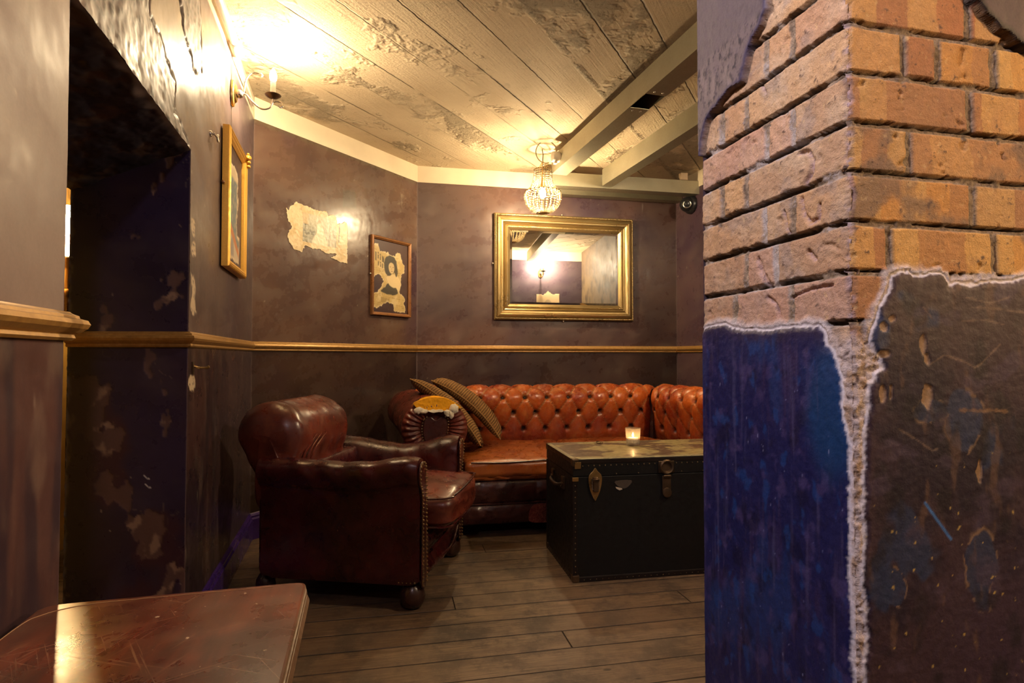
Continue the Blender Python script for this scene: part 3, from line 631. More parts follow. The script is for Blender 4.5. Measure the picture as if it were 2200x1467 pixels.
c = mixc(c, (.62, .45, .29), onL * (.50 + .35 * sst(-.3, .4, big))); c = mixc(c, (.36, .23, .16), onL * sst(1.42, 1.20, Z) * (.45 + .25 * med)); c = mixc(c, (.30, .24, .21), onL * sst(.15, .5, fbm(U * 18, Z * 18, 4, 27)) * .5); c = mixc(c, (.55, .33, .25), onL * (rb(12) > .6) * .5)
c = mixc(c, (.10, .06, .045), sst(.36, .56, fine * .6 + med * .6) * .85); c = mixc(c, (.78, .56, .26), sst(.30, .55, -fine * .5 + fbm(U * 70, Z * 70, 3, 28) * .6) * .35)
mc = mixc(np.zeros(U.shape + (3,)) + np.array([.33, .25, .17]), (.17, .12, .08), sst(-.2, .5, fine + med)); mc = mixc(mc, (.55, .50, .48), onL * sst(-.2, .4, big + fine * .5) * .75)
mc = mixc(mc, (.030, .022, .018), crack * .85)  # dark bed cracks, with the shadow under the upper brick painted in
c = mc * (1 - inb[..., None]) + c * inb[..., None]
c = mixc(c, (.50, .36, .38), cG * .75 * sst(-.4, .3, fine)); c = mixc(c, (.20, .11, .08), cG * sst(.1, .4, fine) * .8)
c = mixc(c, (.46, .36, .40), arr * sst(-.1, .3, fbm(Z * 60, U * 60, 3, 43)) * .8); c = mixc(c, (.10, .05, .04), arr * sst(.1, .4, fbm(Z * 70, U * 60, 3, 44)) * .7)
R = .72 - .1 * inb + 0 * U
# plaster that is left on
loL = [PV(*p) for p in [(1500, 712), (1521, 702), (1545, 694), (1562, 694), (1585, 702), (1620, 706), (1650, 705), (1690, 701), (1730, 697), (1762, 694), (1777, 712), (1782, 735), (1797, 752), (1800, 775), (1812, 800), (1812, 850), (1817, 900), (1823, 925), (1826, 950)]]
loL += [(-.0045, .80), (-.006, .72), (-.002, .66), (-.004, .62), (.0, .58), (.002, .5), (.0, .45), (.004, .33), (.004, .2), (-.45, .2), (-.45, loL[0][1])]
loR = [PV(*p) for p in [(1864, 733), (1867, 705), (1880, 668), (1903, 625), (1912, 592), (1924, 582), (1952, 582), (1962, 592), (1992, 586), (2022, 584), (2030, 592), (2036, 612), (2060, 608), (2080, 604), (2100, 606), (2126, 602), (2150, 608), (2172, 602), (2200, 594)]] + [(.45, 1.18), (.45, .2), (.010, .2)]
loR += [(.012, .33), (.008, .42), (.013, .50), (.008, .58), (.010, .66), (.006, .72)] + [PV(*p) for p in [(1846, 990), (1848, 940), (1852, 900), (1858, 860), (1858, 822), (1872, 806), (1888, 790), (1886, 770), (1870, 758)]]
upL = [PV(*p) for p in [(1668, -60), (1662, 20), (1650, 55), (1632, 85), (1622, 110), (1612, 150), (1606, 176), (1580, 192), (1560, 215), (1553, 228), (1540, 240), (1528, 265), (1519, 300), (1515, 335)]]
upL = [(-.45, upL[-1][1] - .03)] + upL[::-1] + [(upL[0][0], 1.95), (-.45, 1.95)]
upR = [PV(*p) for p in [(2080, -60), (2096, 0), (2108, 12), (2120, 34), (2140, 52), (2152, 68), (2168, 74), (2186, 92), (2200, 104)]] + [(.45, 1.50), (.45, 1.95)]
upR = upR + [(upR[0][0], 1.95)]
jag = .006 * fbm(U * 34, Z * 34, 4, 51) + .0025 * fbm(U * 110, Z * 110, 3, 52)
D = [sdf(U, Z, q) for q in (loL, loR, upL, upR)]
D[0] = D[0] + jag * .6; D[1] = D[1] + jag; D[2] = D[2] + jag * .3; D[3] = D[3] + jag * .25
th = [.0045, .0065, .011, .010]
PM = np.zeros(U.shape); sm = fbm(U * 5, Z * 4, 4, 61); br = fbm(U * 40, Z * 6, 4, 62); vst = fbm(U * 70, Z * 3.5, 4, 63)
for i, d in enumerate(D):
    m = sst(.0016, -.0012, d) if i > 1 else sst(.004, -.002, d)
    PM = np.maximum(PM, m); hp = th[i] + .0012 * sm + .0002 * br + (.0005 * fbm(U * 90, Z * 90, 3, 64)) - .004 * sst(-.012, 0, d) * (i < 2)
    H = H * (1 - m) + hp * m
    # broken white plaster along the lower edges
    if i < 2:
        rim = sst(.014 + .008 * fbm(U * 22, Z * 22, 3, 65), .002, d) * (1 - m); H = np.where(rim > H * 0 + .05, np.maximum(H, th[i] * rim * (.55 + .35 * fine)), H)
        c = mixc(c, (.68, .62, .64), rim * (.85 if i == 0 else .9)); c = mixc(c, (.30, .22, .17), rim * sst(.15, .5, fine + .6 * med) * .7)
    if i == 0:
        pc = np.zeros(U.shape + (3,)) + np.array([.012, .014, .075]); pc = mixc(pc, (.034, .020, .068), sst(-.1, .35, vst * .6 + sm) * .8); pc = mixc(pc, (.008, .032, .135), sst(.0, .45, sm + .35 * br) * .7); pc = mixc(pc, (.06, .045, .14), sst(.1, .5, fbm(U * 30, Z * 22, 5, 79)) * .6); pc = mixc(pc, (.008, .008, .030), sst(.1, .45, fbm(U * 22, Z * 14, 5, 86)) * .6); pc = mixc(pc, (.012, .05, .20), sst(.25, .5, fbm(U * 34, Z * 20, 5, 87)) * .6)
        pc = mixc(pc, (.008, .045, .14), sst(.07, .03, np.hypot(U + .035, (Z - .97) * .5)) * .8); pc = mixc(pc, (.05, .05, .13), sst(.25, .6, vst) * .6); pc = mixc(pc, (.03, .02, .05), sst(.04, .0, np.abs(d)) * sst(1.04, 1.09, Z) * .8)
        sp = fbm(U * 130, Z * 60, 3, 66); pc = mixc(pc, (.30, .32, .55), sst(.66, .78, sp) * .5); rr = .36 + .1 * br
    elif i == 1:
        pc = np.zeros(U.shape + (3,)) + np.array([.042, .022, .032]); pc = mixc(pc, (.019, .011, .023), sst(-.1, .3, sm + .3 * med)); pc = mixc(pc, (.060, .036, .034), sst(1.0, 1.12, Z) * (.75 + .3 * sm)); pc = mixc(pc, (.040, .022, .044), sst(.05, .3, U) * sst(.85, .6, Z) * .8)
        b1 = fbm(U * 7, Z * 6, 4, 67); pc = mixc(pc, (.020, .035, .085), sst(.34, .46, b1) * .75)
        for (cx, cy, rx, ry) in ((2060, 900, .035, .045), (2090, 1210, .03, .06), (1990, 880, .03, .02), (1905, 1260, .02, .03)):
            uu, zz = PV(cx, cy); e = np.hypot((U - uu) / rx, (Z - zz) / ry) + .35 * fbm(U * 25, Z * 25, 3, 68); pc = mixc(pc, (.022, .034, .080), sst(1.05, .9, e) * .8); pc = mixc(pc, (.34, .22, .12), sst(.12, .0, np.abs(e - 1.03)) * (fbm(U * 30, Z * 30, 2, 69) > .05) * .5)
        pc = mixc(pc, (.15, .085, .055), sst(.25, .5, fbm(U * 26, Z * 9, 4, 70)) * .45); pc = mixc(pc, (.012, .009, .014), sst(.1, .45, fbm(U * 14, Z * 9, 5, 84)) * .7); pc = mixc(pc, (.075, .05, .085), sst(.2, .5, fbm(U * 11, Z * 16, 5, 85)) * .5)
        for (x, y, rx, ry) in ((1910, 685, .006, .0045), (1892, 703, .007, .007), (1975, 740, .006, .016), (1983, 770, .005, .008), (1888, 845, .006, .013), (1982, 850, .010, .018), (1893, 760, .009, .005), (2090, 1010, .006, .016), (1905, 842, .003, .01)):
            uu, zz = PV(x, y); e = np.hypot((U - uu) / rx, (Z - zz) / ry) + .3 * fbm(U * 80, Z * 80, 2, 71); g = sst(1.1, .9, e); pc = mixc(pc, (.42, .27, .15), g * .7); H = H - g * .002 * m
        gd = fbm(U * 75, Z * 75, 3, 72); zone = sst(.30, .1, np.hypot((U - .17) * 1.0, (Z - .70) * .9)); pc = mixc(pc, (.50, .36, .10), sst(.74, .82, gd + .12 * zone) * zone * .85)
        q = sdf(U, Z, [PV(1973, 1078), PV(1995, 1110), PV(2027, 1155)], False); pc = mixc(pc, (.05, .16, .42), sst(.0028, .0012, q))
        for pl in ([(1920, 920), (1960, 945), (1990, 967), (2000, 962)], [(1985, 785), (2020, 762), (2060, 775), (2085, 790), (2100, 780), (2140, 740)], [(2080, 660), (2140, 665), (2195, 672)], [(2060, 690), (2110, 688), (2150, 698)], [(2070, 640), (2120, 652), (2160, 640)], [(1975, 660), (2000, 690)]):
            q = sdf(U, Z, [PV(*p) for p in pl], False) + .002 * fbm(U * 60, Z * 60, 2, 73); pc = mixc(pc, (.32, .22, .15), sst(.0024, .0002, q) * .35)
        q = sdf(U, Z, [PV(2050, 880), PV(2150, 882)], False) + .003 * fbm(U * 90, Z * 90, 2, 74); pc = mixc(pc, (.30, .17, .08), sst(.004, .001, q) * .5)
        rr = .60 + .10 * br
    elif i == 2:
        pc = np.zeros(U.shape + (3,)) + np.array([.15, .115, .12]); nn = fbm(U * 80, Z * 48, 5, 75, .7); pc = mixc(pc, (.030, .024, .036), sst(.0, .35, nn) * .9); pc = mixc(pc, (.27, .21, .20), sst(.1, .5, fbm(U * 16, Z * 8, 4, 76)) * .6)
        smooth = sst(0, .01, Z - 1.655 + .012 * fbm(U * 20, Z * 3, 3, 77)); pc = mixc(pc, (.115, .09, .10), smooth * .8); pc = mixc(pc, (.05, .04, .09), sst(.012, .002, -d) * .8); H = H + m * (1 - smooth) * .0010 * nn + m * .0004 * fbm(U * 150, Z * 120, 3, 78); rr = .60 + .1 * br
    else:
        pc = np.zeros(U.shape + (3,)) + np.array([.085, .055, .060]); pc = mixc(pc, (.02, .015, .015), sst(.012, .002, -d)); rr = .62 + .1 * br
    if i < 2: pc = mixc(pc, (.72, .68, .72), sst(-.0065, -.0025, d + .0018 * fbm(U * 130, Z * 130, 2, 80)) * .9)
    c = c * (1 - m[..., None]) + pc * m[..., None]; R = R * (1 - m) + rr * m
    if i > 1: sh = sst(.010, .002, d) * (1 - m); H = H - .003 * sh; c = mixc(c, (.03, .02, .02), sh * .6)  # shadow line of the raised upper plaster painted onto the brick
# rubble between the two lower plaster edges
rubz = sst(1.09, 1.06, Z) * (1 - PM); H = H * (1 - rubz) + (.001 + .004 * fbm(U * 60, Z * 60, 4, 81) + .002 * fine) * rubz
c = mixc(c, (.56, .47, .44), rubz * .9); c = mixc(c, (.38, .25, .15), rubz * sst(.0, .4, fbm(U * 45, Z * 30, 4, 82)) * .8); c = mixc(c, (.12, .08, .07), rubz * sst(.35, .6, fbm(U * 70, Z * 70, 3, 83)))
R = R + rubz * .25
# wrap the surface round the corner
w = np.clip((U + .004) / .008, 0, 1); w = w * w * (3 - 2 * w)
Nx = nPl[0] * (1 - w) + nPr[0] * w; Ny = nPl[1] * (1 - w) + nPr[1] * w; L_ = np.hypot(Nx, Ny); Nx /= L_; Ny /= L_
Hc = H - .003 * sst(.008, 0, np.abs(U))
base = np.where(onL[..., None], cP + dPl * np.abs(U)[..., None], cP + dPr * np.abs(U)[..., None])
Pp = np.stack([base[..., 0] + Nx * Hc, base[..., 1] + Ny * Hc, Z], -1)
ismp = (PM[:-1, :-1] > .5)
me = grid('pier', Pp, pack(c, R), ~ismp); pier = link('wall_partition_pier', me, M['pier_brick']); pier['kind'] = 'structure'
me = grid('pier_plaster', Pp, pack(c, R), ismp); link('painted_plaster', me, M['pier_plaster'], pier)
# plain continuation above, below and along the partition (outside the frame)
def plain_fn(S, Z): return aub(S, Z, 950, (.10, .07, .07), (.06, .04, .05))
relief('wall_partition_above', cP, dPl, nPl, 0, .387, zhi, ZC, .03, plain_fn); relief('wall_partition_below', cP, dPl, nPl, 0, .387, 0, zlo, .03, plain_fn)
relief('wall_partition_near_above', cP, dPr, nPr, 0, uhi, zhi, ZC, .03, plain_fn); relief('wall_partition_near_below', cP, dPr, nPr, 0, uhi, 0, zlo, .03, plain_fn)
relief('wall_partition_near', cP, dPr, nPr, uhi, tE, 0, ZC, .04, plain_fn)

# ---- mouldings
ZR = 1.108
rail_prof = [(0, -.027), (.008, -.027), (.012, -.022), (.010, -.015), (.016, -.012), (.024, -.004), (.027, .004), (.024, .012), (.016, .015), (.015, .020), (.008, .024), (.006, .027), (0, .027)]
def vert(z0): return lambda a, b, n: (a, b, z0 + n)
def trim(name, path, prof, z, m, label=None):
    V, F = sweep(path, prof, vert(z)); o = MB().add(V, F).obj(name, M[m], smooth=False); o['kind'] = 'structure'; return o
cCend = cBC + dC * LC
trim('trim_1', [cCend, cBC, cAB, cLA, jc, jc + dJ * (LJ + .0)], rail_prof, ZR, 'gold_rail')
e = near_edge; big_prof = [(o * 1.25, h * 1.04) for o, h in rail_prof]
trim('trim_2', [e - nLr * .1, e, cLA + dL * LNR][1:], big_prof, ZR, 'gold_rail')
V, F = sweep([e - nLr * .12, e, e + dL * .05], big_prof, vert(ZR))                           # mitred return round the wall end
o = MB().add(V, F).obj('trim_3', M['gold_rail'], smooth=False); o['kind'] = 'structure'
sk = [(0, 0), (.018, 0), (.018, .115), (.012, .125), (.012, .135), (.006, .145), (0, .15)]
trim('baseboard_left', [cLA, jc], sk, 0, 'purple'); trim('baseboard_back', [cCend, cBC, cAB, cLA], sk, 0, 'purple')
trim('trim_4', [cBC + dC * 1.2, cBC, cAB, cLA], [(0, 0), (.006, 0), (.006, ZC - ZD), (0, ZC - ZD)], ZD, 'band')
trim('trim_5', [Q0, Q0 + dPr * LP][::-1][::-1], [(0, 0), (.006, 0), (.006, ZC - ZD), (0, ZC - ZD)], ZD, 'band')
# ================================================================== FURNITURE
class Fr:
    """local frame: a forward/along, b sideways, z up"""
    def __init__(s, o, a, b): s.o = np.array(o, float); s.a = np.array([*a, 0.]); s.b = np.array([*b, 0.]); s.z = np.array([0, 0, 1.])
    def p(s, a, b, z):
        a, b, z = np.broadcast_arrays(np.asarray(a, float), np.asarray(b, float), np.asarray(z, float))
        return s.o + a[..., None] * s.a + b[..., None] * s.b + z[..., None] * s.z
    def ax(s): return (s.a, s.b, s.z)
def rbox(fr, c, h, r, n=14, crown=0.0, fn=None):
    """soft block: centre c, half sizes h, rounding r; returns 6 patches welded"""
    mb = MB(); g = np.linspace(-1, 1, n); g = np.sign(g) * np.abs(g) ** .8
    for ax in range(3):
        for sg in (-1, 1):
            A, B = np.meshgrid(g, g); q = np.zeros(A.shape + (3,)); q[..., ax] = sg; q[..., (ax + 1) % 3] = A; q[..., (ax + 2) % 3] = B
            p = q * np.array(h); inner = np.clip(p, -(np.array(h) - r), np.array(h) - r); dl = p - inner; L = np.linalg.norm(dl, axis=-1, keepdims=True); p = inner + dl / np.maximum(L, 1e-9) * r * np.minimum(1, L / 1e-6)
            if crown: p[..., 2] += np.sign(p[..., 2]) * crown * (1 - q[..., 0] ** 2) * (1 - q[..., 1] ** 2)
            if fn is not None: p = fn(p, q)
            P = fr.p(p[..., 0] + c[0], p[..., 1] + c[1], p[..., 2] + c[2]); V = P.reshape(-1, 3); F = []
            for i in range(n - 1):
                for j in range(n - 1): F.append((i * n + j, i * n + j + 1, (i + 1) * n + j + 1, (i + 1) * n + j))
            mb.add(V, F)
    return mb
def nails(mb, pts, r=.0042):
    for p in pts: mb.ball(p, r, 6, 4)
def along(pts, step):
    P, t = arc_resample(np.array(pts, float), max(2, int(np.sum(np.linalg.norm(np.diff(np.array(pts, float), axis=0), axis=1)) / step) + 1)); return P

# ------------------------------------------------------------------ armchair
def make_armchair():
    fd = unit([.990, -.144]); wd = unit([.144, .990]); o = np.array([-.365, 2.797, 0])
    fr = Fr(o, fd, wd)
    root = empty('leather_armchair', tuple(o), math.atan2(fd[1], fd[0]), 'burgundy leather club armchair with brass nail trim, its back against the left wall', 'armchair')
    def armtop(f, dip=1.0): return .618 - .035 * dip * math.exp(-((f + .28) / .20) ** 2) + .018 * math.exp(-((f + .02) / .09) ** 2)
    for sg in (-1, 1):                                           # -1 near the camera
        rings = []
        for f in np.linspace(-.665, .035, 42):
            T = armtop(f, .35 if sg < 0 else 1.1); k = 1 - .10 * max(0, (f + .02) / .055) ** 3
            if f < -.62: k *= .96
            prof = [(.365, .105), (.366, .25), (.368, .40), (.372, T - .135), (.392, T - .105), (.412, T - .06), (.402, T - .018), (.362, T), (.312, T - .012), (.278, T - .055), (.268, T - .12), (.262, T - .22), (.26, .105)]
            P = catmull(prof, 5, True); P[:, 1] = np.maximum(P[:, 1], .10)
            cx, cz = .32, T - .08; P = np.stack([cx + (P[:, 0] - cx) * k, cz + (P[:, 1] - cz) * (1 if k == 1 else (1 - (1 - k) * .4))], 1)
            ww = fbm(P[:, 0] * 14 + f * 5, P[:, 1] * 14 + f * 18 + 3 * sg, 3, 5) * .004 + .0035 * np.sin(f * 46 + P[:, 1] * 30) * (P[:, 1] > T - .14) * (f > -.5) * (f < -.05)
            rings.append(fr.p(f, sg * (P[:, 0] + ww), P[:, 1] + ww * .5))
        arm = MB().loft(rings).obj('arm', M['burgundy'], root)
        T = armtop(.0)                                           # key-shaped facing with its nails
        key = [(.352, .105), (.352, .30), (.352, T - .17), (.366, T - .135), (.386, T - .105), (.392, T - .062), (.378, T - .03), (.346, T - .018), (.318, T - .034), (.306, T - .07), (.304, T - .14), (.300, .30), (.296, .105)]
        kp = catmull(key, 6, True); pf = [(sg * a, b) for a, b in kp]
        m = MB().prism(pf, fr.p(.038, 0, 0), fr.b, fr.z, fr.a * .010); fac = m.obj('arm_facing', M['burgundy'], root, bevel=.004)
        npts = [fr.p(.0485, sg * a, b) for a, b in along([(x[0], x[1]) for x in key[:]], .0165)]; nm = MB(); nails(nm, [p + fr.a * .002 for p in npts]); nm.tube([p - fr.a * .001 for p in npts], .0012, 5).obj('nail_trim', M['nail'], root)
        npts = [fr.p(f, sg * .3675, .118) for f in np.arange(-.05, .03, .017)]; nm = MB(); nails(nm, npts); nm.tube([p - fr.b * sg * .002 for p in npts], .0012, 5).obj('nail_trim', M['nail'], root)
    # back
    rings = []
    W0, W1 = -.375, .215
    for t in np.linspace(-1, 1, 54):
        w = (W0 + W1) / 2 + (W1 - W0) / 2 * t; e = 1 - abs(t); k = math.sqrt(max(0.0, 1 - max(0, 1 - e / .34) ** 2.4)); k = max(k, .03)
        prof = [(-.50, .36), (-.515, .50), (-.525, .58), (-.500, .66), (-.505, .735), (-.545, .800), (-.62, .842), (-.70, .845), (-.775, .805), (-.812, .735), (-.808, .665), (-.765, .59), (-.715, .50), (-.70, .36)]
        P = catmull(prof, 5, True); c0 = np.array([-.66, .70]); P = c0 + (P - c0) * np.array([.25 + .75 * k, k ** .8 if True else 1]); 
        low = P[:, 1] < .6
        g = .006 * fbm(P[:, 0] * 10 + w * 3, P[:, 1] * 10 + w * 9, 3, 9) + .006 * np.sin(w * 70) * np.exp(-((P[:, 1] - .62) / .05) ** 2) * (P[:, 0] > -.62)
        rings.append(fr.p(P[:, 0] + g, w, P[:, 1] + g))
    MB().loft(rings).obj('backrest', M['burgundy_brown'], root, sub=0)
    m = rbox(fr, (-.60, -.0, .335), (.095, .352, .235), .03, 12); m.obj('back_panel', M['burgundy'], root, weld=True)
    m = MB(); tv = [fr.p(-.535 - .02 * math.sin(t), -.36 + .02 * t, .60 + .08 * t) for t in np.linspace(0, 1, 6)]
    # gathers where the back meets the arm
    for k in range(6):
        a = -.30 + .02 * k; m.tube(catmull([fr.p(-.56 + .012 * k, -.33 + .015 * k, .585), fr.p(-.535 + .010 * k, -.335 + .02 * k, .64), fr.p(-.515 + .008 * k, -.30 + .03 * k, .70)], 6), [.002, .004, .005, .006, .006, .005, .005, .004, .004, .003, .003, .002, .001], 6)
    m.obj('gathered_pleats', M['burgundy_brown'], root)
    # seat
    def bul(p, q):
        p = p.copy(); fz = np.clip((p[..., 0] - .05) / .25, 0, 1); p[..., 0] += .035 * fz * (1 - (p[..., 1] / .27) ** 2); nn = fbm(p[..., 0] * 9, p[..., 1] * 9 + 5, 4, 14); p[..., 2] += .010 * nn * (q[..., 2] > .5) - .02 * np.clip(-p[..., 1] / .27, 0, 1) * (q[..., 2] > -.5); p[..., 0] += .008 * fbm(p[..., 1] * 12, p[..., 2] * 20, 3, 15) * (q[..., 0] > .5); return p
    seat = rbox(fr, (-.17, 0, .385), (.305, .262, .072), .045, 26, .030, bul).obj('seat_cushion', M['burgundy_brown'], root, weld=True)
    for z, nm in ((.452, 1), (.330, 2)):
        pts = [fr.p(-.17 + .300 + .034 * (1 - (w / .27) ** 2), w, z + .008 * (1 - (w / .25) ** 2) - .014 * max(0, -w / .26)) for w in np.linspace(-.235, .235, 22)]
        pts = [fr.p(-.30, -.262, z - .012)] + [fr.p(.05, -.268, z - .014)] + pts + [fr.p(.05, .268, z)]
        MB().tube(catmull(pts, 3), .0048, 6).obj('piping', M['burgundy'], seat)
    t = M['wadding']; m = MB(); m.ball(fr.p(.153, -.12, .385), .012, 8, 5, (.3, 1.2, .8), fr.ax()); m.obj('worn_patch', simple('worn_bare_leather', (.42, .20, .07), .6, 0, .3, 90, .5, .002), seat)
    def ap(p, q):
        p = p.copy(); p[..., 0] += (.012 * fbm(p[..., 1] * 9, p[..., 2] * 12, 4, 18) + .012 * np.sin(p[..., 2] * 55 + p[..., 1] * 6)) * (q[..., 0] > .3); return p
    rbox(fr, (-.27, 0, .205), (.315, .298, .105), .03, 22, 0, ap).obj('front_apron', M['burgundy'], root, weld=True)
    m = MB()
    for k, (w0, w1, z) in enumerate(((-.28, .02, .275), (-.24, .26, .215), (-.1, .25, .14))): m.tube(catmull([fr.p(.052, w0, z), fr.p(.062, w0 * .5 + w1 * .5, z + .02 - .012 * k), fr.p(.05, w1, z + .01 + .03 * (k == 2))], 10), .010 - .002 * k, 7)
    m.obj('sagging_leather_fold', M['burgundy'], root)
    for f, w, r in ((-.005, -.322, .053), (-.005, .322, .053), (-.68, -.30, .042), (-.68, .30, .042)):
        MB().lathe(fr.p(f, w, 0), [(.018, 0), (r * .72, .008), (r * .95, .028), (r, .05), (r * .93, .074), (r * .66, .095), (r * .5, .104), (r * .5, .122)], 20).obj('foot', M['wood_dark'], root)
make_armchair()

# ------------------------------------------------------------------ corner chesterfield
SO = np.array([.123, 3.47, 0]); sB = Fr(SO, dB, -nB)                    # a along the back wall, b (depth) towards the wall
inner = sB.p(1.122, .80, 0); sCf = Fr(inner, dC, -nC)                   # a coming forward, b towards the right wall (0 at the seat side)
sofa = empty('chesterfield_sofa', tuple(SO), math.atan2(dB[1], dB[0]), 'long tan and oxblood deep-buttoned leather corner sofa along the back wall', 'sofa')
BPROF = [(.86, .38), (.835, .44), (.815, .50), (.795, .58), (.770, .655), (.752, .715), (.758, .765), (.790, .808), (.845, .832), (.905, .828), (.955, .80), (.985, .745), (.985, .68), (.955, .62), (.935, .55), (.93, .40), (.93, .10)]
def tufted(fr, a0, a1, u0, mitre, flip, name, end_round=0.0):
    """buttoned back: mitre end at a0 (flip) or a1"""
    P, t = arc_resample(catmull(BPROF, 10), 190); na = int((a1 - a0) / .0075); A = np.linspace(a0, a1, na)
    tan = np.gradient(P, axis=0); tan /= np.linalg.norm(tan, axis=1)[:, None]; nrm = np.stack([-tan[:, 1], tan[:, 0]], 1); 
    front = P[:, 0] < .9
    if nrm[60][0] > 0: nrm = -nrm
    arc_of = lambda z: float(np.interp(z, P[:95, 1], t[:95]))
    rows = [arc_of(.50), arc_of(.632), arc_of(.757)]; rows.append(rows[-1] + .125); dy = .125; dx = .165
    AA, TT = np.meshgrid(A, t)
    y = (TT - rows[2]) / dy                                        # row1 at 0, row2 at -1, row3 at -2, row0 at +1
    x = (AA - u0) / dx
    p = x + y / 2; q = x - y / 2
    puff = (np.abs(np.sin(PI * p)) * np.abs(np.sin(PI * q))) ** .33
    xr = x + .5 * 0; low = np.abs(np.sin(PI * (x + .0))) ** .45 if True else 0
    wl = sst(-1.9, -2.25, y); wh = sst(1.0, 1.3, y)
    puff = puff * (1 - wl) * (1 - wh) + low * wl + np.abs(np.sin(PI * (x + .5))) ** .35 * wh
    fade = 1 - sst(2.2, 3.0, y)
    d = .025 * (puff - .60) * fade + .0022 * fbm(AA * 16, TT * 16, 4, 31) + .0012 * fbm(AA * 60, TT * 60, 2, 32)
    btn = []
    for r in range(-2, 2):
        sh = .5 if r % 2 else 0
        for k in range(-12, 14):
            ua = u0 + (k + sh) * dx; ta = rows[2] + r * dy; g = np.hypot(AA - ua, TT - ta); d = d - .032 * np.exp(-(g / .019) ** 2)
            if a0 + .03 < ua < a1 - .03: btn.append((ua, ta))
    # close the panel at its ends
    for e, s in ((a0, 1), (a1, -1)):
        dist = (AA - e) * s
        if (s == 1) == flip: lim = mitre * (P[:, 0][:, None] - .80); dist = (AA - e) * s
        d = d - .045 * np.exp(-np.maximum(dist, 0) / .022) * (P[:, 0][:, None] < .97)
    B = P[:, 0][:, None] + nrm[:, 0][:, None] * d; Zz = P[:, 1][:, None] + nrm[:, 1][:, None] * d
    Ax = AA.copy()
    if flip: k = np.clip((a0 + .35 - AA) / .35, 0, 1); Ax = AA - k * mitre * (B - .80)
    else: k = np.clip((AA - a1 + .35) / .35, 0, 1); Ax = AA + k * mitre * (B - .80)
    off = 0 if fr is sB else -.80
    cp = np.minimum(np.abs(np.sin(PI * p)), 1); cq_ = np.minimum(np.abs(np.sin(PI * q)), 1); cm = np.minimum(cp, cq_); cm = cm * (1 - wl) * (1 - wh) + low * wl + wh
    edge_w = sst(.02, .06, cm) * sst(.18, .08, cm) * (.45 + .55 * sst(-.3, .3, fbm(AA * 9, TT * 9, 3, 33))) * fade; gm_ = np.min([np.hypot(AA - (u0 + (k + (.5 if r % 2 else 0)) * dx), TT - (rows[2] + r * dy)) for r in range(-2, 2) for k in range(-10, 12)], axis=0); dark = np.maximum(sst(.07, .0, cm) * .75, sst(.026, .010, gm_)) * fade; grime_shade = sst(.1, -1.9, y) * (.55 + .4 * fbm(AA * 5, TT * 5, 3, 34))  # shade of creases, button pockets and lower rows painted into the leather
    G = fr.p(Ax, B + off, Zz); o = link(name, grid(name, G, np.stack([edge_w, dark, np.clip(grime_shade, 0, 1), 0 * cm + 1], -1)), M['tan'], sofa)
    for ua, ta in btn:
        b = float(np.interp(ta, t, P[:, 0])); z = float(np.interp(ta, t, P[:, 1])); nb = float(np.interp(ta, t, nrm[:, 0])); nz = float(np.interp(ta, t, nrm[:, 1]))
        dd = -.038
        kk = 0
        if flip: kk = -max(0, (a0 + .35 - ua) / .35) * mitre * (b - .80)
        else: kk = max(0, (ua - a1 + .35) / .35) * mitre * (b - .80)
        n3 = fr.b * nb + fr.z * nz; a3 = fr.a; c3 = np.cross(n3, a3)
        MB().ball(fr.p(ua + kk, b + off, z) + n3 * dd, .0105, 9, 5, (1, 1, .5), (a3, c3, n3)).obj('button', M['thread'], o)
    return o
tufted(sB, -.66, 1.112, .130, .92, False, 'backrest')
tufted(sCf, .012, .95, .14, .92, True, 'backrest')
# inner corner infill behind the seam
MB().tube([sB.p(1.15, .84, z) for z in (.40, .55, .68, .76)] , [.03, .028, .03, .03], 8).obj('corner_pleat', M['oxblood'], sofa)
# seat and base
def sfn(seed, amp=.008):
    def f(p, q):
        p = p.copy(); p[..., 2] += amp * fbm(p[..., 0] * 6 + seed, p[..., 1] * 6, 4, 41) * (q[..., 2] > .2); p[..., 1] += .006 * fbm(p[..., 0] * 7, p[..., 2] * 12 + seed, 3, 42) * (q[..., 1] < -.2); return p
    return f
for k, (a0, a1) in enumerate(((-.40, .36), (.365, 1.10))):
    cu = rbox(sB, ((a0 + a1) / 2, .40, .392), ((a1 - a0) / 2, .425, .052), .035, 26, .014, sfn(k * 3)).obj('seat_cushion', M['tan_seat'], sofa, weld=True)
    MB().tube(catmull([sB.p(a, -.026, .438 + .004 * math.sin(a * 9)) for a in np.linspace(a0 + .03, a1 - .03, 14)], 3), .005, 6).obj('piping', M['oxblood'], cu)
cu = rbox(sCf, (.52, -.30, .392), (.42, .30, .052), .035, 20, .014, sfn(9)).obj('seat_cushion', M['tan_seat'], sofa, weld=True)
def pan(zlo, zhi, nm, seed, out=.0, mat='oxblood', pleat=True, a0=-.60, a1=1.75):
    na = 260; A = np.linspace(a0, a1, na); T = np.linspace(0, 1, 22); AA, TT = np.meshgrid(A, T); th = PI * TT
    bulge = .022 * np.sin(th) ** .5; pl = .010 * (np.abs(np.sin(PI * (AA - .02) / .33)) ** .4 - .6) if pleat else 0
    b = out - bulge - pl - .004 * fbm(AA * 10, TT * 2 + seed, 4, 50 + seed) - .005 * np.sin(AA * 60 + 3 * TT) * (fbm(AA * 4, TT, 2, 60 + seed) > .1) * np.sin(th)
    return link(nm, grid(nm, sB.p(AA, b, zlo + (zhi - zlo) * TT)), M[mat], sofa)
pan(.325, .378, 'front_rail_roll', 1, .010, 'tan_seat', False); pan(.195, .325, 'front_panel', 2, .012); pan(.075, .19, 'front_panel', 3, .014)
MB().tube(catmull([sB.p(a, .004, .192) for a in np.linspace(-.60, 1.75, 10)], 3), .006, 6).obj('piping', M['oxblood'], sofa)
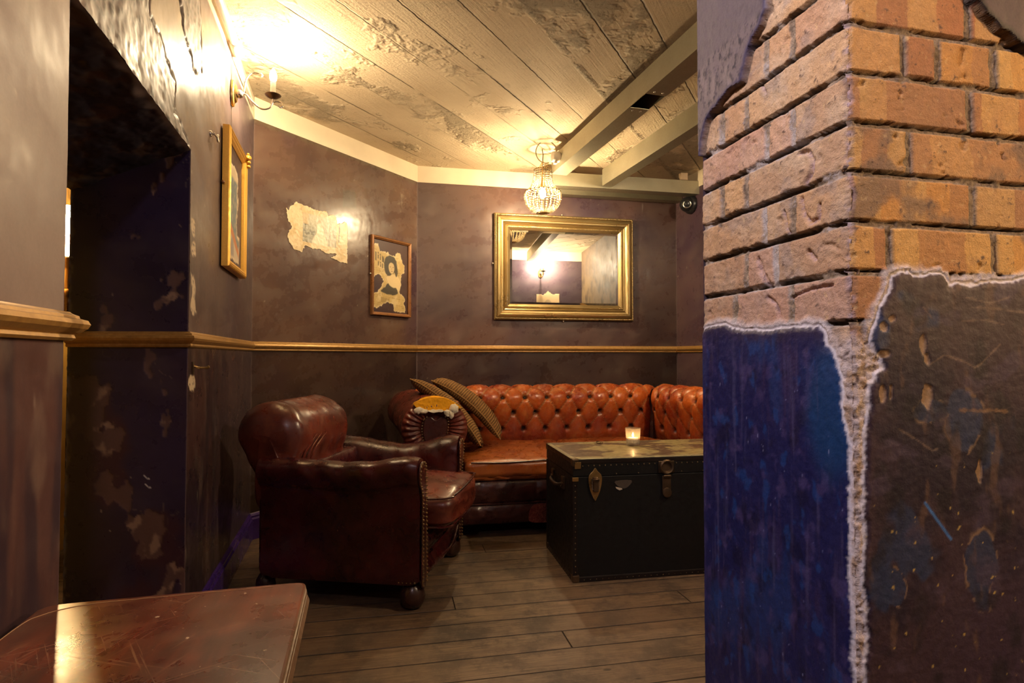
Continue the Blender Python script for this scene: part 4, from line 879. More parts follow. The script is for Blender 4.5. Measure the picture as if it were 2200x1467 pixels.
m = MB().box(sB.p(.575, .48, .205), (1.17, .462, .13), sB.ax()); m.obj('seat_base', M['oxblood'], sofa)
m = MB().box(sCf.p(.57, -.20, .205), (.36, .36, .13), sCf.ax()); m.obj('seat_base', M['oxblood'], sofa)
tornP = [(.02, .08), (.16, .078), (.20, .10), (.175, .185), (.12, .188), (.03, .180), (.0, .12)]
MB().prism(catmull([(p[0] - .03, p[1]) for p in tornP], 4, True), sB.p(0, -.016, 0), sB.a, sB.z, sB.b * -.004).obj('torn_leather_patch', leather('torn_red_leather', (.16, .02, .018), (.03, .008, .008), (.30, .06, .05), (.5, .2, .12), .45, .8), sofa)
for a, b in ((-.55, .06), (.4, .06), (1.1, .06), (-.55, .85), (1.1, .85)):
    MB().lathe(sB.p(a, b, 0), [(.012, 0), (.026, .006), (.028, .03), (.02, .05), (.02, .085)], 12).obj('foot', M['wood_dark'], sofa)
# rolled left arm: a axis across, b depth
AC, AZ, AR = -.575, .636, .178
rings = []
for b in np.linspace(.012, 1.0, 46):
    k = b / 1.0; ca = AC - .10 * k ** 1.3; r = AR * (1 - .10 * k); n = 44; ring = []
    for i in range(n):
        th = 2 * PI * i / n; rx = r * 1.06; rz = r * .97 * (1 - .04 * k); x = ca + rx * math.cos(th); z = AZ + rz * math.sin(th) + .02 * k
        w = .004 * math.sin(th * 22 + 2 * math.sin(b * 9)) * max(0, 1 - b / .12) + .0045 * float(vn(th * 3, b * 14, 71)); ring.append(sB.p(x + w * math.cos(th), b, z + w * math.sin(th)))
    rings.append(ring)
arm = MB().loft(rings).obj('arm', M['burgundy_brown'], sofa)
m = rbox(sB, (-.555, .50, .33), (.125, .475, .255), .05, 16); m.obj('arm_base', M['oxblood'], sofa, weld=True)
# pleated scroll front
nr, nt = 46, 300; RR, TH = np.meshgrid(np.linspace(0, 1, nr), np.linspace(0, 2 * PI, nt, endpoint=False)); 
pl = np.sin(TH * 30 + 1.5 * np.sin(TH * 3) + 2 * RR); bul = .030 * np.sin(PI * np.clip((RR - .42) / .58, 0, 1)) ** .7; cen = .008 * (RR < .42)
dp = bul + .0045 * pl * sst(.38, .6, RR) * (1 - .6 * sst(.8, 1, RR)) + .003 * fbm(RR * 6, TH * 3, 3, 75)
FX = AC + AR * 1.06 * RR * np.cos(TH); FZ = AZ + AR * .97 * RR * np.sin(TH)
link('scroll_front', grid('scroll', np.transpose(sB.p(FX, .014 - dp, FZ), (1, 0, 2)), wrap=True), M['burgundy_brown'], arm)
heart = [(-.062, .045), (-.030, .058), (0, .040), (.030, .058), (.062, .045), (.066, 0), (.058, -.06), (.05, -.13), (.045, -.22), (-.045, -.22), (-.05, -.13), (-.07, -.06), (-.074, 0)]
hp = catmull(heart, 5, True); MB().prism([(AC + .006 + a, AZ + .012 + b) for a, b in hp], sB.p(0, .012, 0), sB.a, sB.z, sB.b * -.022).obj('scroll_panel', M['oxblood'], arm, bevel=.006)
nm = MB(); nails(nm, [sB.p(AC + .006 + a * 1.06, -.012, AZ + .012 + b * 1.02) for a, b in along(list(map(tuple, hp)), .016) if b < .04 or abs(a) > .04], .0045); nm.obj('nail_trim', M['nail'], arm)
m = rbox(sB, (-.555, .02, .285), (.11, .03, .21), .02, 10); m.obj('arm_post', M['oxblood'], sofa, weld=True)
# the split in the leather: foam showing
TT, BB = np.meshgrid(np.linspace(math.radians(38), math.radians(132), 60), np.linspace(-.012, .13, 26)); edge = fbm(TT * 5, BB * 30, 3, 81)
rr = AR * 1.045 + .004 * edge; keep = (BB < .105 + .03 * edge * 1 - .10 * ((TT - 1.48) / .85) ** 2); kq = keep[:-1, :-1]
G = sB.p(AC + rr * 1.06 * np.cos(TT) - .02 * BB, BB, AZ + rr * .97 * np.sin(TT)); G2 = G.copy()
link('exposed_foam', grid('foam', G, None, kq), M['foam'], arm)
TT, QQ = np.meshgrid(np.linspace(math.radians(42), math.radians(128), 60), np.linspace(0, 1, 18)); inner_r = .60 + .10 * np.abs((TT - 1.48) / .8) ** 2 + .05 * fbm(TT * 9, TT * 0, 3, 82); rq = AR * (inner_r * (1 - QQ) + 1.045 * QQ)
link('exposed_foam', grid('foam', sB.p(AC + rq * 1.06 * np.cos(TT), -.024 + .012 * QQ - .004 * fbm(TT * 9, QQ * 4, 3, 83), AZ + rq * .97 * np.sin(TT))), M['foam'], arm)
m = MB()
for th, r_, sc in ((128, .80, (1.5, .7, 1.0)), (120, .68, (1.4, .6, .7)), (50, .86, (1.4, .9, 1.5)), (46, .70, (.9, .7, 1.5)), (56, .64, (.9, .6, 1.1)), (88, .60, (2.4, .5, .5))):
    t_ = math.radians(th); V0 = len(m.V); m.ball(sB.p(AC + AR * r_ * 1.06 * math.cos(t_), -.028, AZ + AR * r_ * .97 * math.sin(t_)), .019, 12, 8, sc, sB.ax())
m.V = [tuple(np.array(v) + .006 * np.array([vn(v[0] * 90, v[2] * 90, 5), vn(v[0] * 80, v[2] * 80, 6), vn(v[0] * 85, v[2] * 85, 7)]).ravel()) for v in m.V]; m.obj('torn_wadding', M['wadding'], arm)

# ------------------------------------------------------------------ corduroy cushions
def cushion(c, e1, e2, hl, hw, ht, label, seed):
    """e1 long axis, e2 short axis"""
    e1 = unit(e1); e2 = np.array(e2, float); e2 = unit(e2 - e1 * (e1 @ e2)); e3 = np.cross(e1, e2); n = 44; g = np.linspace(-1, 1, n); A, B = np.meshgrid(g, g); o = None; V = []; F = []; UV = []
    ed = np.maximum(0, (1 - A ** 4)) ** .5 * np.maximum(0, (1 - B ** 4)) ** .5; th = ht * ed ** .8 * (1 - .12 * (A * A + B * B))
    pin = 1 - .06 * (1 - np.abs(A) ** 2) * 0
    X = A * hl * (1 - .05 * (1 - B * B) * 0 - .045 * (1 - np.abs(B)) * (np.abs(A) > 0)); Y = B * hw * (1 - .05 * (1 - np.abs(A)))
    bend = -.05 * (A ** 2)
    for s in (1, -1):
        Zz = s * th + bend + .004 * fbm(A * 3 + seed, B * 3, 3, 90); P = np.array(c) + X[..., None] * e1 + Y[..., None] * e2 + Zz[..., None] * e3; off = len(V); V += list(P.reshape(-1, 3)); UV += list(zip(X.ravel(), Y.ravel()))
        for i in range(n - 1):
            for j in range(n - 1): F.append(tuple(off + k for k in (i * n + j, i * n + j + 1, (i + 1) * n + j + 1, (i + 1) * n + j)))
    me = mesh('cushion', V, F); uvl = me.uv_layers.new(name='UVMap'); li = np.empty(len(me.loops), np.int32); me.loops.foreach_get('vertex_index', li); uvl.data.foreach_set('uv', np.array(UV)[li].astype(np.float32).ravel())
    bm = bmesh.new(); bm.from_mesh(me); bmesh.ops.remove_doubles(bm, verts=bm.verts, dist=1e-5); bmesh.ops.recalc_face_normals(bm, faces=bm.faces); bm.to_mesh(me); bm.free()
    o = link('corduroy_cushion', me, M['cord']); tag(o, label, 'cushion', 'mustard cushions on the sofa')
    # piping round the seam
    loop = [(-1, t) for t in np.linspace(-1, 1, 12)[:-1]] + [(t, 1) for t in np.linspace(-1, 1, 12)[:-1]] + [(1, t) for t in np.linspace(1, -1, 12)[:-1]] + [(t, -1) for t in np.linspace(1, -1, 12)[:-1]]
    pts = [np.array(c) + e1 * a * hl * (1 - .045 * (1 - abs(b))) + e2 * b * hw * (1 - .05 * (1 - abs(a))) + e3 * (-.05 * a * a) for a, b in loop]
    MB().tube(pts, .004, 6, True).obj('seam', M['cord'], o)
# ------------------------------------------------------------------ trunk
TR = np.array([.285, 2.742, 0]); td = unit([.984, .178]); ts = unit([-.178, .984]); tr = Fr(TR, td, ts); TL, TD, TH_ = .92, .515, .572
trunk = empty('steamer_trunk', tuple(TR), math.atan2(td[1], td[0]), 'black steamer trunk with worn painted lid serving as a coffee table', 'trunk')
def bx(nm, a0, a1, b0, b1, z0, z1, m, bevel=.003, par=None):
    return MB().box(tr.p((a0 + a1) / 2, (b0 + b1) / 2, (z0 + z1) / 2), ((a1 - a0) / 2, (b1 - b0) / 2, (z1 - z0) / 2), tr.ax()).obj(nm, M[m], par or trunk, smooth=False, bevel=bevel)
body = bx('body', 0, TL, 0, TD, .004, .487, 'black_cloth'); lid = bx('lid', -.002, TL + .002, -.002, TD + .002, .489, TH_ - .003, 'black_cloth')
A, B = np.meshgrid(np.linspace(-.004, TL + .004, 360), np.linspace(-.004, TD + .004, 220)); n1 = fbm(A * 5, B * 9, 5, 201); n2 = fbm(A * 22, B * 40, 5, 202)
c = np.zeros(A.shape + (3,)) + np.array([.30, .24, .10]); c = mixc(c, (.20, .16, .065), sst(-.1, .4, n2)); m_ = sst(-.06, .0, n1 + .25 * n2 - .02 + .25 * np.exp(-((A - .08) / .08) ** 2) - .30 * np.exp(-((A - .36) / .18) ** 2 - ((B - .22) / .2) ** 2)); c = mixc(c, (.070, .035, .022), m_ * .92)
c = mixc(c, (.52, .44, .24), sst(.3, .5, fbm(A * 16, B * 30, 4, 203)) * .5); ee = np.minimum(np.minimum(A, TL - A), np.minimum(B, TD - B)); c = mixc(c, (.30, .26, .15), sst(.020, .014, ee) * .7); c = mixc(c, (.05, .04, .03), sst(.003, .001, np.abs(ee - .018)) * .8)
link('lid_top', grid('lidtop', tr.p(A, B, TH_ + .0006 * n2 - .003 * sst(.006, -.004, ee)), pack(c, .42 + .1 * n2)), M['trunk_top'], trunk)
e_ = .020
for (b0, b1) in ((-.004, e_), (TD - e_, TD + .004)):
    for (z0, z1) in ((0, .026), (TH_ - .026, TH_ - .002)):
        bx('edge_binding', -.003, TL + .003, b0, b1, z0, z1, 'trunk_bind', .004)
for (a0, a1) in ((-.004, e_), (TL - e_, TL + .004)):
    for (z0, z1) in ((0, .026), (TH_ - .026, TH_ - .002)): bx('edge_binding', a0, a1, e_, TD - e_, z0, z1, 'trunk_bind', .004)
    for (b0, b1) in ((-.004, e_), (TD - e_, TD + .004)): bx('edge_binding', a0, a1, b0, b1, .026, .486, 'trunk_bind', .004)
for a in (-.006, TL + .006 - .034):
    for b in (-.006, TD + .006 - .034):
        for z in (0, TH_ - .036): bx('corner_cap', a, a + .034, b, b + .034, z, z + .036, 'bronze', .006)
bx('corner_patch', .006, .036, -.0065, -.003, .525, .556, 'brass', .001); bx('corner_patch', -.006, .024, -.0065, -.003, .468, .486, 'brass', .001)
for pts_, r_ in (([tr.p(a, -.0035, .538) for a in np.arange(.045, TL - .03, .0275)], .0034), ([tr.p(.008, -.0045, z) for z in np.arange(.05, .48, .0265)], .003), ([tr.p(a, -.0045, .012) for a in np.arange(.05, TL, .03)], .002), ([tr.p(-.0045, b, .012) for b in np.arange(.05, TD, .03)], .002), ([tr.p(a, -.003, .497) for a in np.arange(.1, TL - .03, .11)], .0032)):
    nm = MB(); nails(nm, pts_, r_); nm.tube([p + (tr.a if abs((pts_[0] - TR) @ tr.a + .0045) < 1e-6 else tr.b) * .0024 for p in pts_], .0008, 4).obj('rivet_row', M['nail'], trunk)
# draw-bolt latches
for a in (.105, TL - .105):
    P = [(0, .075), (.012, .060), (.030, .040), (.032, .010), (.024, -.030), (.010, -.062), (0, -.078), (-.010, -.062), (-.024, -.030), (-.032, .010), (-.030, .040), (-.012, .060)]
    l = MB().prism([(a + x, .452 + z) for x, z in catmull(P, 4, True)], tr.p(0, -.001, 0), tr.a, tr.z, tr.b * -.006).obj('latch', M['brass'], trunk, bevel=.0015)
    MB().box(tr.p(a, -.012, .452), (.012, .007, .034), tr.ax()).box(tr.p(a, -.019, .474), (.016, .004, .006), tr.ax()).obj('latch_lever', M['bronze'], l, bevel=.002)
    MB().tube([tr.p(a - .017, -.013, .43), tr.p(a - .017, -.014, .478), tr.p(a + .017, -.014, .478), tr.p(a + .017, -.013, .43)], .0024, 6, True).obj('latch_wire', M['silver'], l)
lk = MB().box(tr.p(.46, -.004, .521), (.040, .004, .028), tr.ax()).obj('lock_plate', M['bronze'], trunk, bevel=.002)
MB().lathe(tr.p(.46, -.007, .522), [(.034, 0), (.036, .008), (.030, .014), (.024, .012), (.020, .004), (.001, .003)], 28, -tr.b).obj('lock_ring', M['silver'] if False else M['bronze'], lk)
MB().box(tr.p(.46, -.006, .440), (.022, .005, .040), tr.ax()).box(tr.p(.46, -.013, .478), (.020, .006, .006), tr.ax()).obj('hasp', M['bronze'], trunk, bevel=.003)
MB().lathe(tr.p(.46, -.010, .400), [(.024, 0), (.022, .006), (.010, .009), (.001, .009)], 20, -tr.b).obj('keyhole_disc', M['bronze'], trunk)
MB().prism(catmull([(.205, .462), (.285, .462), (.270, .435), (.245, .425), (.215, .44)], 3, True), tr.p(0, -.0005, 0), tr.a, tr.z, tr.b * -.002).obj('torn_label', simple('brown_torn_label', (.05, .035, .025), .6, 0, .3), trunk)
MB().prism([(.205, .435), (.235, .428), (.240, .422), (.225, .418), (.210, .426)], tr.p(0, -.0005, 0), tr.a, tr.z, tr.b * -.003).obj('torn_label', simple('pale_torn_paper', (.45, .36, .26), .7), trunk)
hd = MB().tube(catmull([tr.p(-.006, .16, .425), tr.p(-.024, .19, .415), tr.p(-.028, .257, .41), tr.p(-.024, .33, .415), tr.p(-.006, .36, .425)], 5), .009, 8).obj('side_handle', M['trunk_bind'], trunk)
for b in (.16, .36): MB().box(tr.p(-.005, b, .43), (.006, .018, .030), tr.ax()).tube([tr.p(-.012, b - .012, .43), tr.p(-.016, b, .41), tr.p(-.012, b + .012, .43)], .003, 6).obj('handle_bracket', M['bronze'], trunk, bevel=.002)

# on the trunk
g0 = at_z(1360, 956, TH_ + .001); g0[2] = TH_ + .0012
gl = empty('tealight_glass', tuple(g0), 0, 'small fluted glass tumbler holding a lit tealight on the trunk lid', 'candle holder')
m = MB().lathe(g0, [(.001, 0), (.030, 0), (.033, .004), (.0335, .030), (.0365, .036), (.0375, .040), (.0415, .092), (.0385, .092), (.035, .041), (.030, .032), (.030, .012), (.001, .010)], 32, cap=False); m.obj('tumbler', M['glass'], gl)
m = MB()
for k in range(28): t_ = 2 * PI * k / 28; q = g0 + np.array([math.cos(t_) * .0338, math.sin(t_) * .0338, 0]); m.tube([q + [0, 0, .004], q + [0, 0, .030]], .0022, 5)
m.obj('fluting', M['glass'], gl)
cn = MB().lathe(g0 + [0, 0, .014], [(.001, 0), (.026, 0), (.027, .002), (.027, .026), (.024, .0255), (.001, .0245)], 24, cap=False).obj('tealight', M['wax'], gl)
MB().tube([g0 + [0, 0, .038], g0 + [0, 0, .046]], .0008, 5).obj('wick', M['black_rubber'], cn)
MB().lathe(g0 + [0, 0, .044], [(.0005, 0), (.0036, .004), (.0045, .008), (.003, .015), (.0004, .024)], 10).obj('flame', M['flame'], cn)
k0 = at_z(1287, 952, TH_ + .002)
m = MB(); 
for r_, dz_, tl in ((.017, .004, .1), (.013, .006, -.2)): m.tube([k0 + np.array([math.cos(t_) * r_ + tl * .02, math.sin(t_) * r_, dz_ + .003 * math.sin(t_ + tl)]) for t_ in np.linspace(0, 2 * PI, 18)[:-1]], .0022, 6, True)
o = m.obj('metal_ring', M['bronze']); tag(o, 'small dark coiled metal ring lying left of the candle on the trunk lid', 'ring')

# cushions leaning between the arm and the seat
p1a = np.array([-.600, 3.84, .908]); p1b = np.array([-.165, 3.76, .515]); cushion((p1a + p1b) / 2, p1b - p1a, (-.16, .99, -.05), .305, .150, .050, 'mustard corduroy cushion leaning against the torn sofa arm, nearer the armchair', 1)
p2a = np.array([-.482, 3.93, .928]); p2b = np.array([-.046, 3.93, .560]); cushion((p2a + p2b) / 2, p2b - p2a, (-.02, .99, .03), .292, .150, .048, 'mustard corduroy cushion overlapping behind the first, against the tufted back', 2)

# ------------------------------------------------------------------ pub table in the foreground
ZT = .625
q0 = at_z(664, 1246, ZT); q1 = at_z(64, 1300, ZT); q1 = q1 + (q0 - q1) * .026; e1 = unit((q0 - q1)[:2]); e2 = np.array([e1[1], -e1[0]]); tb = Fr([q1[0], q1[1], 0], e1, e2); WT = float(np.linalg.norm((q0 - q1)[:2])); DT = .62
table = empty('pub_table', (*tb.p(WT / 2, DT / 2, 0)[:2], 0), math.atan2(e1[1], e1[0]), 'scratched mahogany-topped low pub table against the near left wall', 'table')
outl = catmull([(.006, .02), (.02, .004), (.05, .0)], 4).tolist() + catmull([(WT - .03, 0), (WT - .006, .004), (WT, .025)], 4).tolist() + [(WT, DT - .02), (WT - .02, DT), (.02, DT), (0, DT - .02)]
def ring_at(off, z): 
    cx, cy = WT / 2, DT / 2; return [tb.p(cx + (x - cx) * (1 - off / (WT / 2)), cy + (y - cy) * (1 - off / (DT / 2)), z) for x, y in outl]
tp = MB(); tp.add(ring_at(.008, ZT), [tuple(range(len(outl)))]); tp.add(ring_at(.008, ZT) + ring_at(.005, ZT - .001), [(k, (k + 1) % len(outl), len(outl) + (k + 1) % len(outl), len(outl) + k) for k in range(len(outl))])
top = tp.obj('tabletop', M['table'], table, smooth=False)
seq = [(.005, ZT - .001), (.003, ZT - .004), (.006, ZT - .007), (.002, ZT - .009), (.001, ZT - .014), (.005, ZT - .0165), (.001, ZT - .019), (-.003, ZT - .030), (.002, ZT - .034), (.02, ZT - .036)]
MB().loft([ring_at(a, z) for a, z in seq], cap=False).obj('moulded_edge', M['table_edge'], table, smooth=False)
MB().add(ring_at(.02, ZT - .036), [tuple(range(len(outl)))]).obj('underside', M['wood_dark'], table, smooth=False)
line = [tb.p(x, y, ZT + .0004) for x, y in [(.014, .30), (.014, .10), (.030, .05), (.075, .024), (.15, .018), (WT - .06, .018)]]
MB().tube(catmull(line, 8), .0008, 5).obj('inlay_line', simple('pale_table_scratch', (.32, .18, .10), .5), top)
for a in (.05, WT - .05):
    for b in (.06, DT - .06): MB().box(tb.p(a, b, (ZT - .036) / 2), (.02, .02, (ZT - .036) / 2), tb.ax()).obj('leg', M['wood_dark'], table, smooth=False, bevel=.004)
# ================================================================== FITTINGS
UPZ = np.array([0, 0, 1.])
def rect_frame(name, P, d, n, s0, s1, z0, z1, prof, m, parent, h0=.001):
    """mitred rectangular frame, prof = [(inward, out from wall)]"""
    path = [(s0, z0), (s1, z0), (s1, z1), (s0, z1)]
    def to3(a, b, h): return (P[0] + d[0] * a + n[0] * (h + h0), P[1] + d[1] * a + n[1] * (h + h0), b)
    V, F = sweep(path, prof, to3, True); return MB().add(V, F).obj(name, M[m], parent, smooth=False)
def base_on(P, d, n, s, z, h=0): return np.array([P[0] + d[0] * s + n[0] * h, P[1] + d[1] * s + n[1] * h, z])
def flat_grid(nm, P, d, n, s0, s1, z0, z1, h, step, fn, m, parent=None):
    A, B = np.meshgrid(np.linspace(s0, s1, int((s1 - s0) / step) + 2), np.linspace(z0, z1, int((z1 - z0) / step) + 2))
    c, r, hh, mask = fn((A - s0) / (s1 - s0), (B - z0) / (z1 - z0), A, B)
    mk = None if mask is None else (mask[:-1, :-1] & mask[1:, 1:] & mask[1:, :-1] & mask[:-1, 1:])
    me = grid(nm, w3(P, d, n, A, B, h + hh), pack(c, r + 0 * A), mk); o = link(nm, me, M[m], parent)
    so = o.modifiers.new('thickness', 'SOLIDIFY'); so.thickness = .0008; so.offset = 0; return o
ang = math.atan2
# ---- mirror
ms0, ms1, mz0, mz1 = .616, 1.812, 1.345, 2.212
mir = empty('wall_mirror', tuple(base_on(cAB, dB, nB, (ms0 + ms1) / 2, mz0)), ang(dB[1], dB[0]), 'large landscape mirror in a champagne-gold beaded frame hanging over the sofa', 'mirror')
prof = [(0, 0), (0, .026), (.010, .034), (.016, .034), (.019, .022), (.022, .034), (.030, .042), (.044, .048), (.050, .046), (.053, .038), (.058, .042), (.068, .040), (.076, .032), (.079, .026), (.083, .034), (.090, .030), (.094, .020), (.100, .026), (.110, .028), (.122, .020), (.130, .014), (.130, 0)]
fr_ = rect_frame('frame', cAB, dB, nB, ms0, ms1, mz0, mz1, prof, 'champagne', mir, .004)
for off, hh, r, stp in ((.011, .036, .0048, .0125), (.104, .0285, .0042, .0105)):
    m = MB(); a0, a1, b0, b1 = ms0 + off, ms1 - off, mz0 + off, mz1 - off
    pts = [(s, b) for b in (b0, b1) for s in np.arange(a0, a1, stp)] + [(a, z) for a in (a0, a1) for z in np.arange(b0, b1, stp)]
    for s, z in pts: m.ball(base_on(cAB, dB, nB, s, z, hh + .004), r, 6, 4)
    m.obj('beading', M['champagne'], fr_)
i0, i1, j0, j1 = ms0 + .128, ms1 - .128, mz0 + .125, mz1 - .125; hg = .012; bv = .022
def gp(s, z, h): return base_on(cAB, dB, nB, s, z, h)
Vg = [gp(i0, j0, hg), gp(i1, j0, hg), gp(i1, j1, hg), gp(i0, j1, hg), gp(i0 + bv, j0 + bv, hg + .0022), gp(i1 - bv, j0 + bv, hg + .0022), gp(i1 - bv, j1 - bv, hg + .0022), gp(i0 + bv, j1 - bv, hg + .0022)]
MB().add(Vg, [(4, 5, 6, 7), (0, 1, 5, 4), (1, 2, 6, 5), (2, 3, 7, 6), (3, 0, 4, 7)]).obj('mirror_glass', M['mirror'], mir, smooth=False)
MB().box(gp((ms0 + ms1) / 2, (mz0 + mz1) / 2, .006), ((ms1 - ms0) / 2 - .01, .003, (mz1 - mz0) / 2 - .01), (np.array([*dB, 0]), np.array([*nB, 0]), UPZ)).obj('backboard', M['trunk_bind'], mir, smooth=False)
for s, z in ((ms0 - .008, 1.80), (ms1 + .008, 1.80), (1.20, mz0 - .008), (1.19, mz1 + .010)): MB().ball(gp(s, z, .012), .009, 8, 5).obj('fixing_screw', M['silver'], mir)

# ---- framed torn print on the back-left wall
f0, f1, g0_, g1_ = .937, 1.352, 1.347, 1.922
pic = empty('framed_picture', tuple(base_on(cLA, dA, nA, (f0 + f1) / 2, g0_)), ang(dA[1], dA[0]), 'thin copper-brown framed torn sepia print of a dark-haired woman', 'picture')
rect_frame('frame', cLA, dA, nA, f0, f1, g0_, g1_, [(0, 0), (0, .020), (.004, .026), (.014, .024), (.018, .018), (.022, .016), (.024, .008), (.024, 0)], 'copper_wood', pic, .004)
def print_fn(u, v, A, B):
    n = fbm(u * 4, v * 5.6, 5, 301); n2 = fbm(u * 18, v * 25, 4, 302)
    wallc, wr, _ = aub(A, B, 640); c = np.zeros(u.shape + (3,)) + np.array([.52, .38, .16]); c = mixc(c, (.62, .49, .26), sst(-.1, .3, n)); c = mixc(c, (.36, .24, .09), sst(.25, .5, n2) * .6)
    # lettering block, upper left
    for (x0, x1, y0, y1) in ((.06, .10, .70, .82), (.13, .16, .74, .83), (.19, .22, .73, .82), (.25, .31, .72, .80), (.14, .17, .645, .72), (.20, .23, .64, .71), (.25, .28, .635, .70)):
        q = (u > x0) & (u < x1) & (v + .14 * (u - .1) > y0) & (v + .14 * (u - .1) < y1) & (n2 < .35); c = mixc(c, (.09, .07, .04), q * .85)
    for k in range(9): q = (np.abs(v - .185 - .0 * k + .06 * (u - .2)) < .035) & (np.abs(u - (.24 + .035 * k)) < .010); c = mixc(c, (.22, .15, .05), q * (k < 7) * .8)
    for yy in (.12, .145, .24, .58, .605): c = mixc(c, (.30, .2, .08), (np.abs(v - yy + .04 * u) < .004) * (n2 > -.1) * .6)
    # seated woman
    sh = sdf(u, v, catmull([(.30, .33), (.40, .42), (.36, .50), (.46, .54), (.60, .56), (.74, .52), (.80, .42), (.74, .32), (.60, .30)], 5, True)); c = mixc(c, (.66, .52, .30), sst(.01, -.01, sh)); c = mixc(c, (.40, .28, .14), sst(.02, 0, np.abs(sh)) * .5)
    hair = sdf(u, v, catmull([(.33, .58), (.31, .68), (.36, .77), (.50, .81), (.64, .76), (.68, .67), (.70, .58), (.66, .52), (.60, .58), (.56, .56), (.42, .52)], 5, True) ) + .012 * n2; c = mixc(c, (.055, .05, .045), sst(.008, -.008, hair) * .95)
    face = sdf(u, v, catmull([(.45, .60), (.44, .67), (.50, .71), (.58, .69), (.60, .62), (.56, .565), (.50, .56)], 5, True)); c = mixc(c, (.60, .46, .26), sst(.008, -.008, face))
    for (x, y, rx, ry) in ((.485, .65, .018, .006), (.565, .648, .018, .006), (.53, .592, .022, .006), (.525, .622, .008, .006)): c = mixc(c, (.12, .08, .05), sst(1.2, .7, np.hypot((u - x) / rx, (v - y) / ry)) * .85)
    dr = sdf(u, v, catmull([(.22, .30), (.34, .36), (.42, .415), (.52, .37), (.66, .36), (.70, .29), (.55, .26), (.35, .27)], 5, True)) + .01 * n2; c = mixc(c, (.05, .045, .04), sst(.008, -.008, dr) * .95)
    # torn outline
    t = sdf(u, v, [(-.02, .93), (.14, .93), (.20, .84), (.34, .845), (.62, .815), (.66, .87), (.76, .87), (.84, .75), (.90, .70), (.90, .60), (.80, .55), (.80, .40), (.74, .31), (.88, .26), (.93, .22), (.86, .15), (.93, .10), (.93, .02), (.60, .04), (.56, .13), (.40, .16), (.28, .12), (.12, .06), (-.02, .09), (-.02, .25), (.12, .27), (.24, .36), (.30, .44), (.20, .53), (.08, .50), (-.02, .44)]) + .022 * n2 + .012 * n
    c = mixc(c, (.80, .68, .44), sst(-.022, -.004, t) * .6); m = sst(.004, -.004, t); c = wallc * 1.1 * (1 - m[..., None]) + c * m[..., None]
    return c, .45, .0, None
flat_grid('torn_print', cLA, dA, nA, f0 + .02, f1 - .02, g0_ + .02, g1_ - .02, .0075, .0028, print_fn, 'paper', pic)
MB().add([base_on(cLA, dA, nA, s, z, .014) for s, z in ((f0 + .02, g0_ + .02), (f1 - .02, g0_ + .02), (f1 - .02, g1_ - .02), (f0 + .02, g1_ - .02))], [(0, 1, 2, 3)]).obj('glass_pane', M['thin_glass'], pic, smooth=False)
for s, z in ((f0 - .006, 1.64), (f1 + .006, 1.60)): MB().ball(base_on(cLA, dA, nA, s, z, .012), .008, 8, 5).obj('fixing_screw', M['silver'], pic)

# ---- torn unframed print
def torn_fn(u, v, A, B):
    n = fbm(u * 5, v * 4, 5, 321); n2 = fbm(u * 20, v * 16, 4, 322); c = np.zeros(u.shape + (3,)) + np.array([.62, .48, .28]); c = mixc(c, (.50, .36, .17), sst(-.1, .35, n)); c = mixc(c, (.34, .22, .11), sst(.3, .5, n2) * .6)
    x0, x1, y0, y1 = .25, .80, .28, .80
    ins = (u > x0) & (u < x1) & (v > y0) & (v < y1); p = np.zeros(u.shape + (3,)) + np.array([.26, .24, .17]); p = mixc(p, (.42, .38, .26), sst(.5, .75, v)); p = mixc(p, (.10, .09, .06), sst(.05, .3, fbm(u * 12, v * 10, 4, 323)) * (v < .62) * (u < .5)); p = mixc(p, (.45, .40, .30), sst(-.1, .2, fbm(u * 40, v * 1.5, 2, 324)) * (u > .62)); p = mixc(p, (.50, .33, .15), ((u < .34) & (v > .6)) * .6)
    fig = sdf(u, v, catmull([(.40, .28), (.47, .50), (.47, .63), (.53, .66), (.57, .60), (.62, .42), (.64, .28)], 5, True)); p = mixc(p, (.66, .54, .38), sst(.01, -.01, fig)); p = mixc(p, (.55, .26, .16), sst(.035, .02, np.hypot(u - .52, (v - .70))) * .8)
    c = np.where(ins[..., None], p, c); c = mixc(c, (.16, .12, .08), sst(.006, .0, np.minimum(np.minimum(np.abs(u - x0), np.abs(u - x1)), np.minimum(np.abs(v - y0), np.abs(v - y1)))) * ins * .4)
    t = sdf(u, v, [(.09, .88), (.14, .95), (.30, .93), (.42, .90), (.62, .93), (.66, .86), (.74, .90), (.80, .86), (.82, .76), (.88, .78), (.98, .83), (1.0, .8), (1.0, .02), (.86, .02), (.72, .08), (.80, .16), (.62, .13), (.50, .20), (.42, .18), (.30, .20), (.24, .08), (.12, .10), (.04, .22), (.02, .38), (.08, .50), (.02, .60), (.0, .80), (.03, .78)]) + .02 * n2 + .012 * n
    hole = sdf(u, v, [(.84, .40), (.86, .74), (.82, .76)], False) + .01 * n2; c = mixc(c, (.10, .07, .06), sst(.012, .004, hole)); c = mixc(c, (.76, .64, .44), sst(-.03, -.005, t) * .5)
    return c, .33, .0006 * n2, t < 0
a0, b0 = on_wall(612, 575, cLA, dA)[0], 1.675
o = flat_grid('torn_paper_print', cLA, dA, nA, .225, .722, 1.675, 2.03, .0028, .0028, torn_fn, 'paper'); tag(o, 'ragged unframed paper print pasted on the wall left of the woman picture', 'poster')

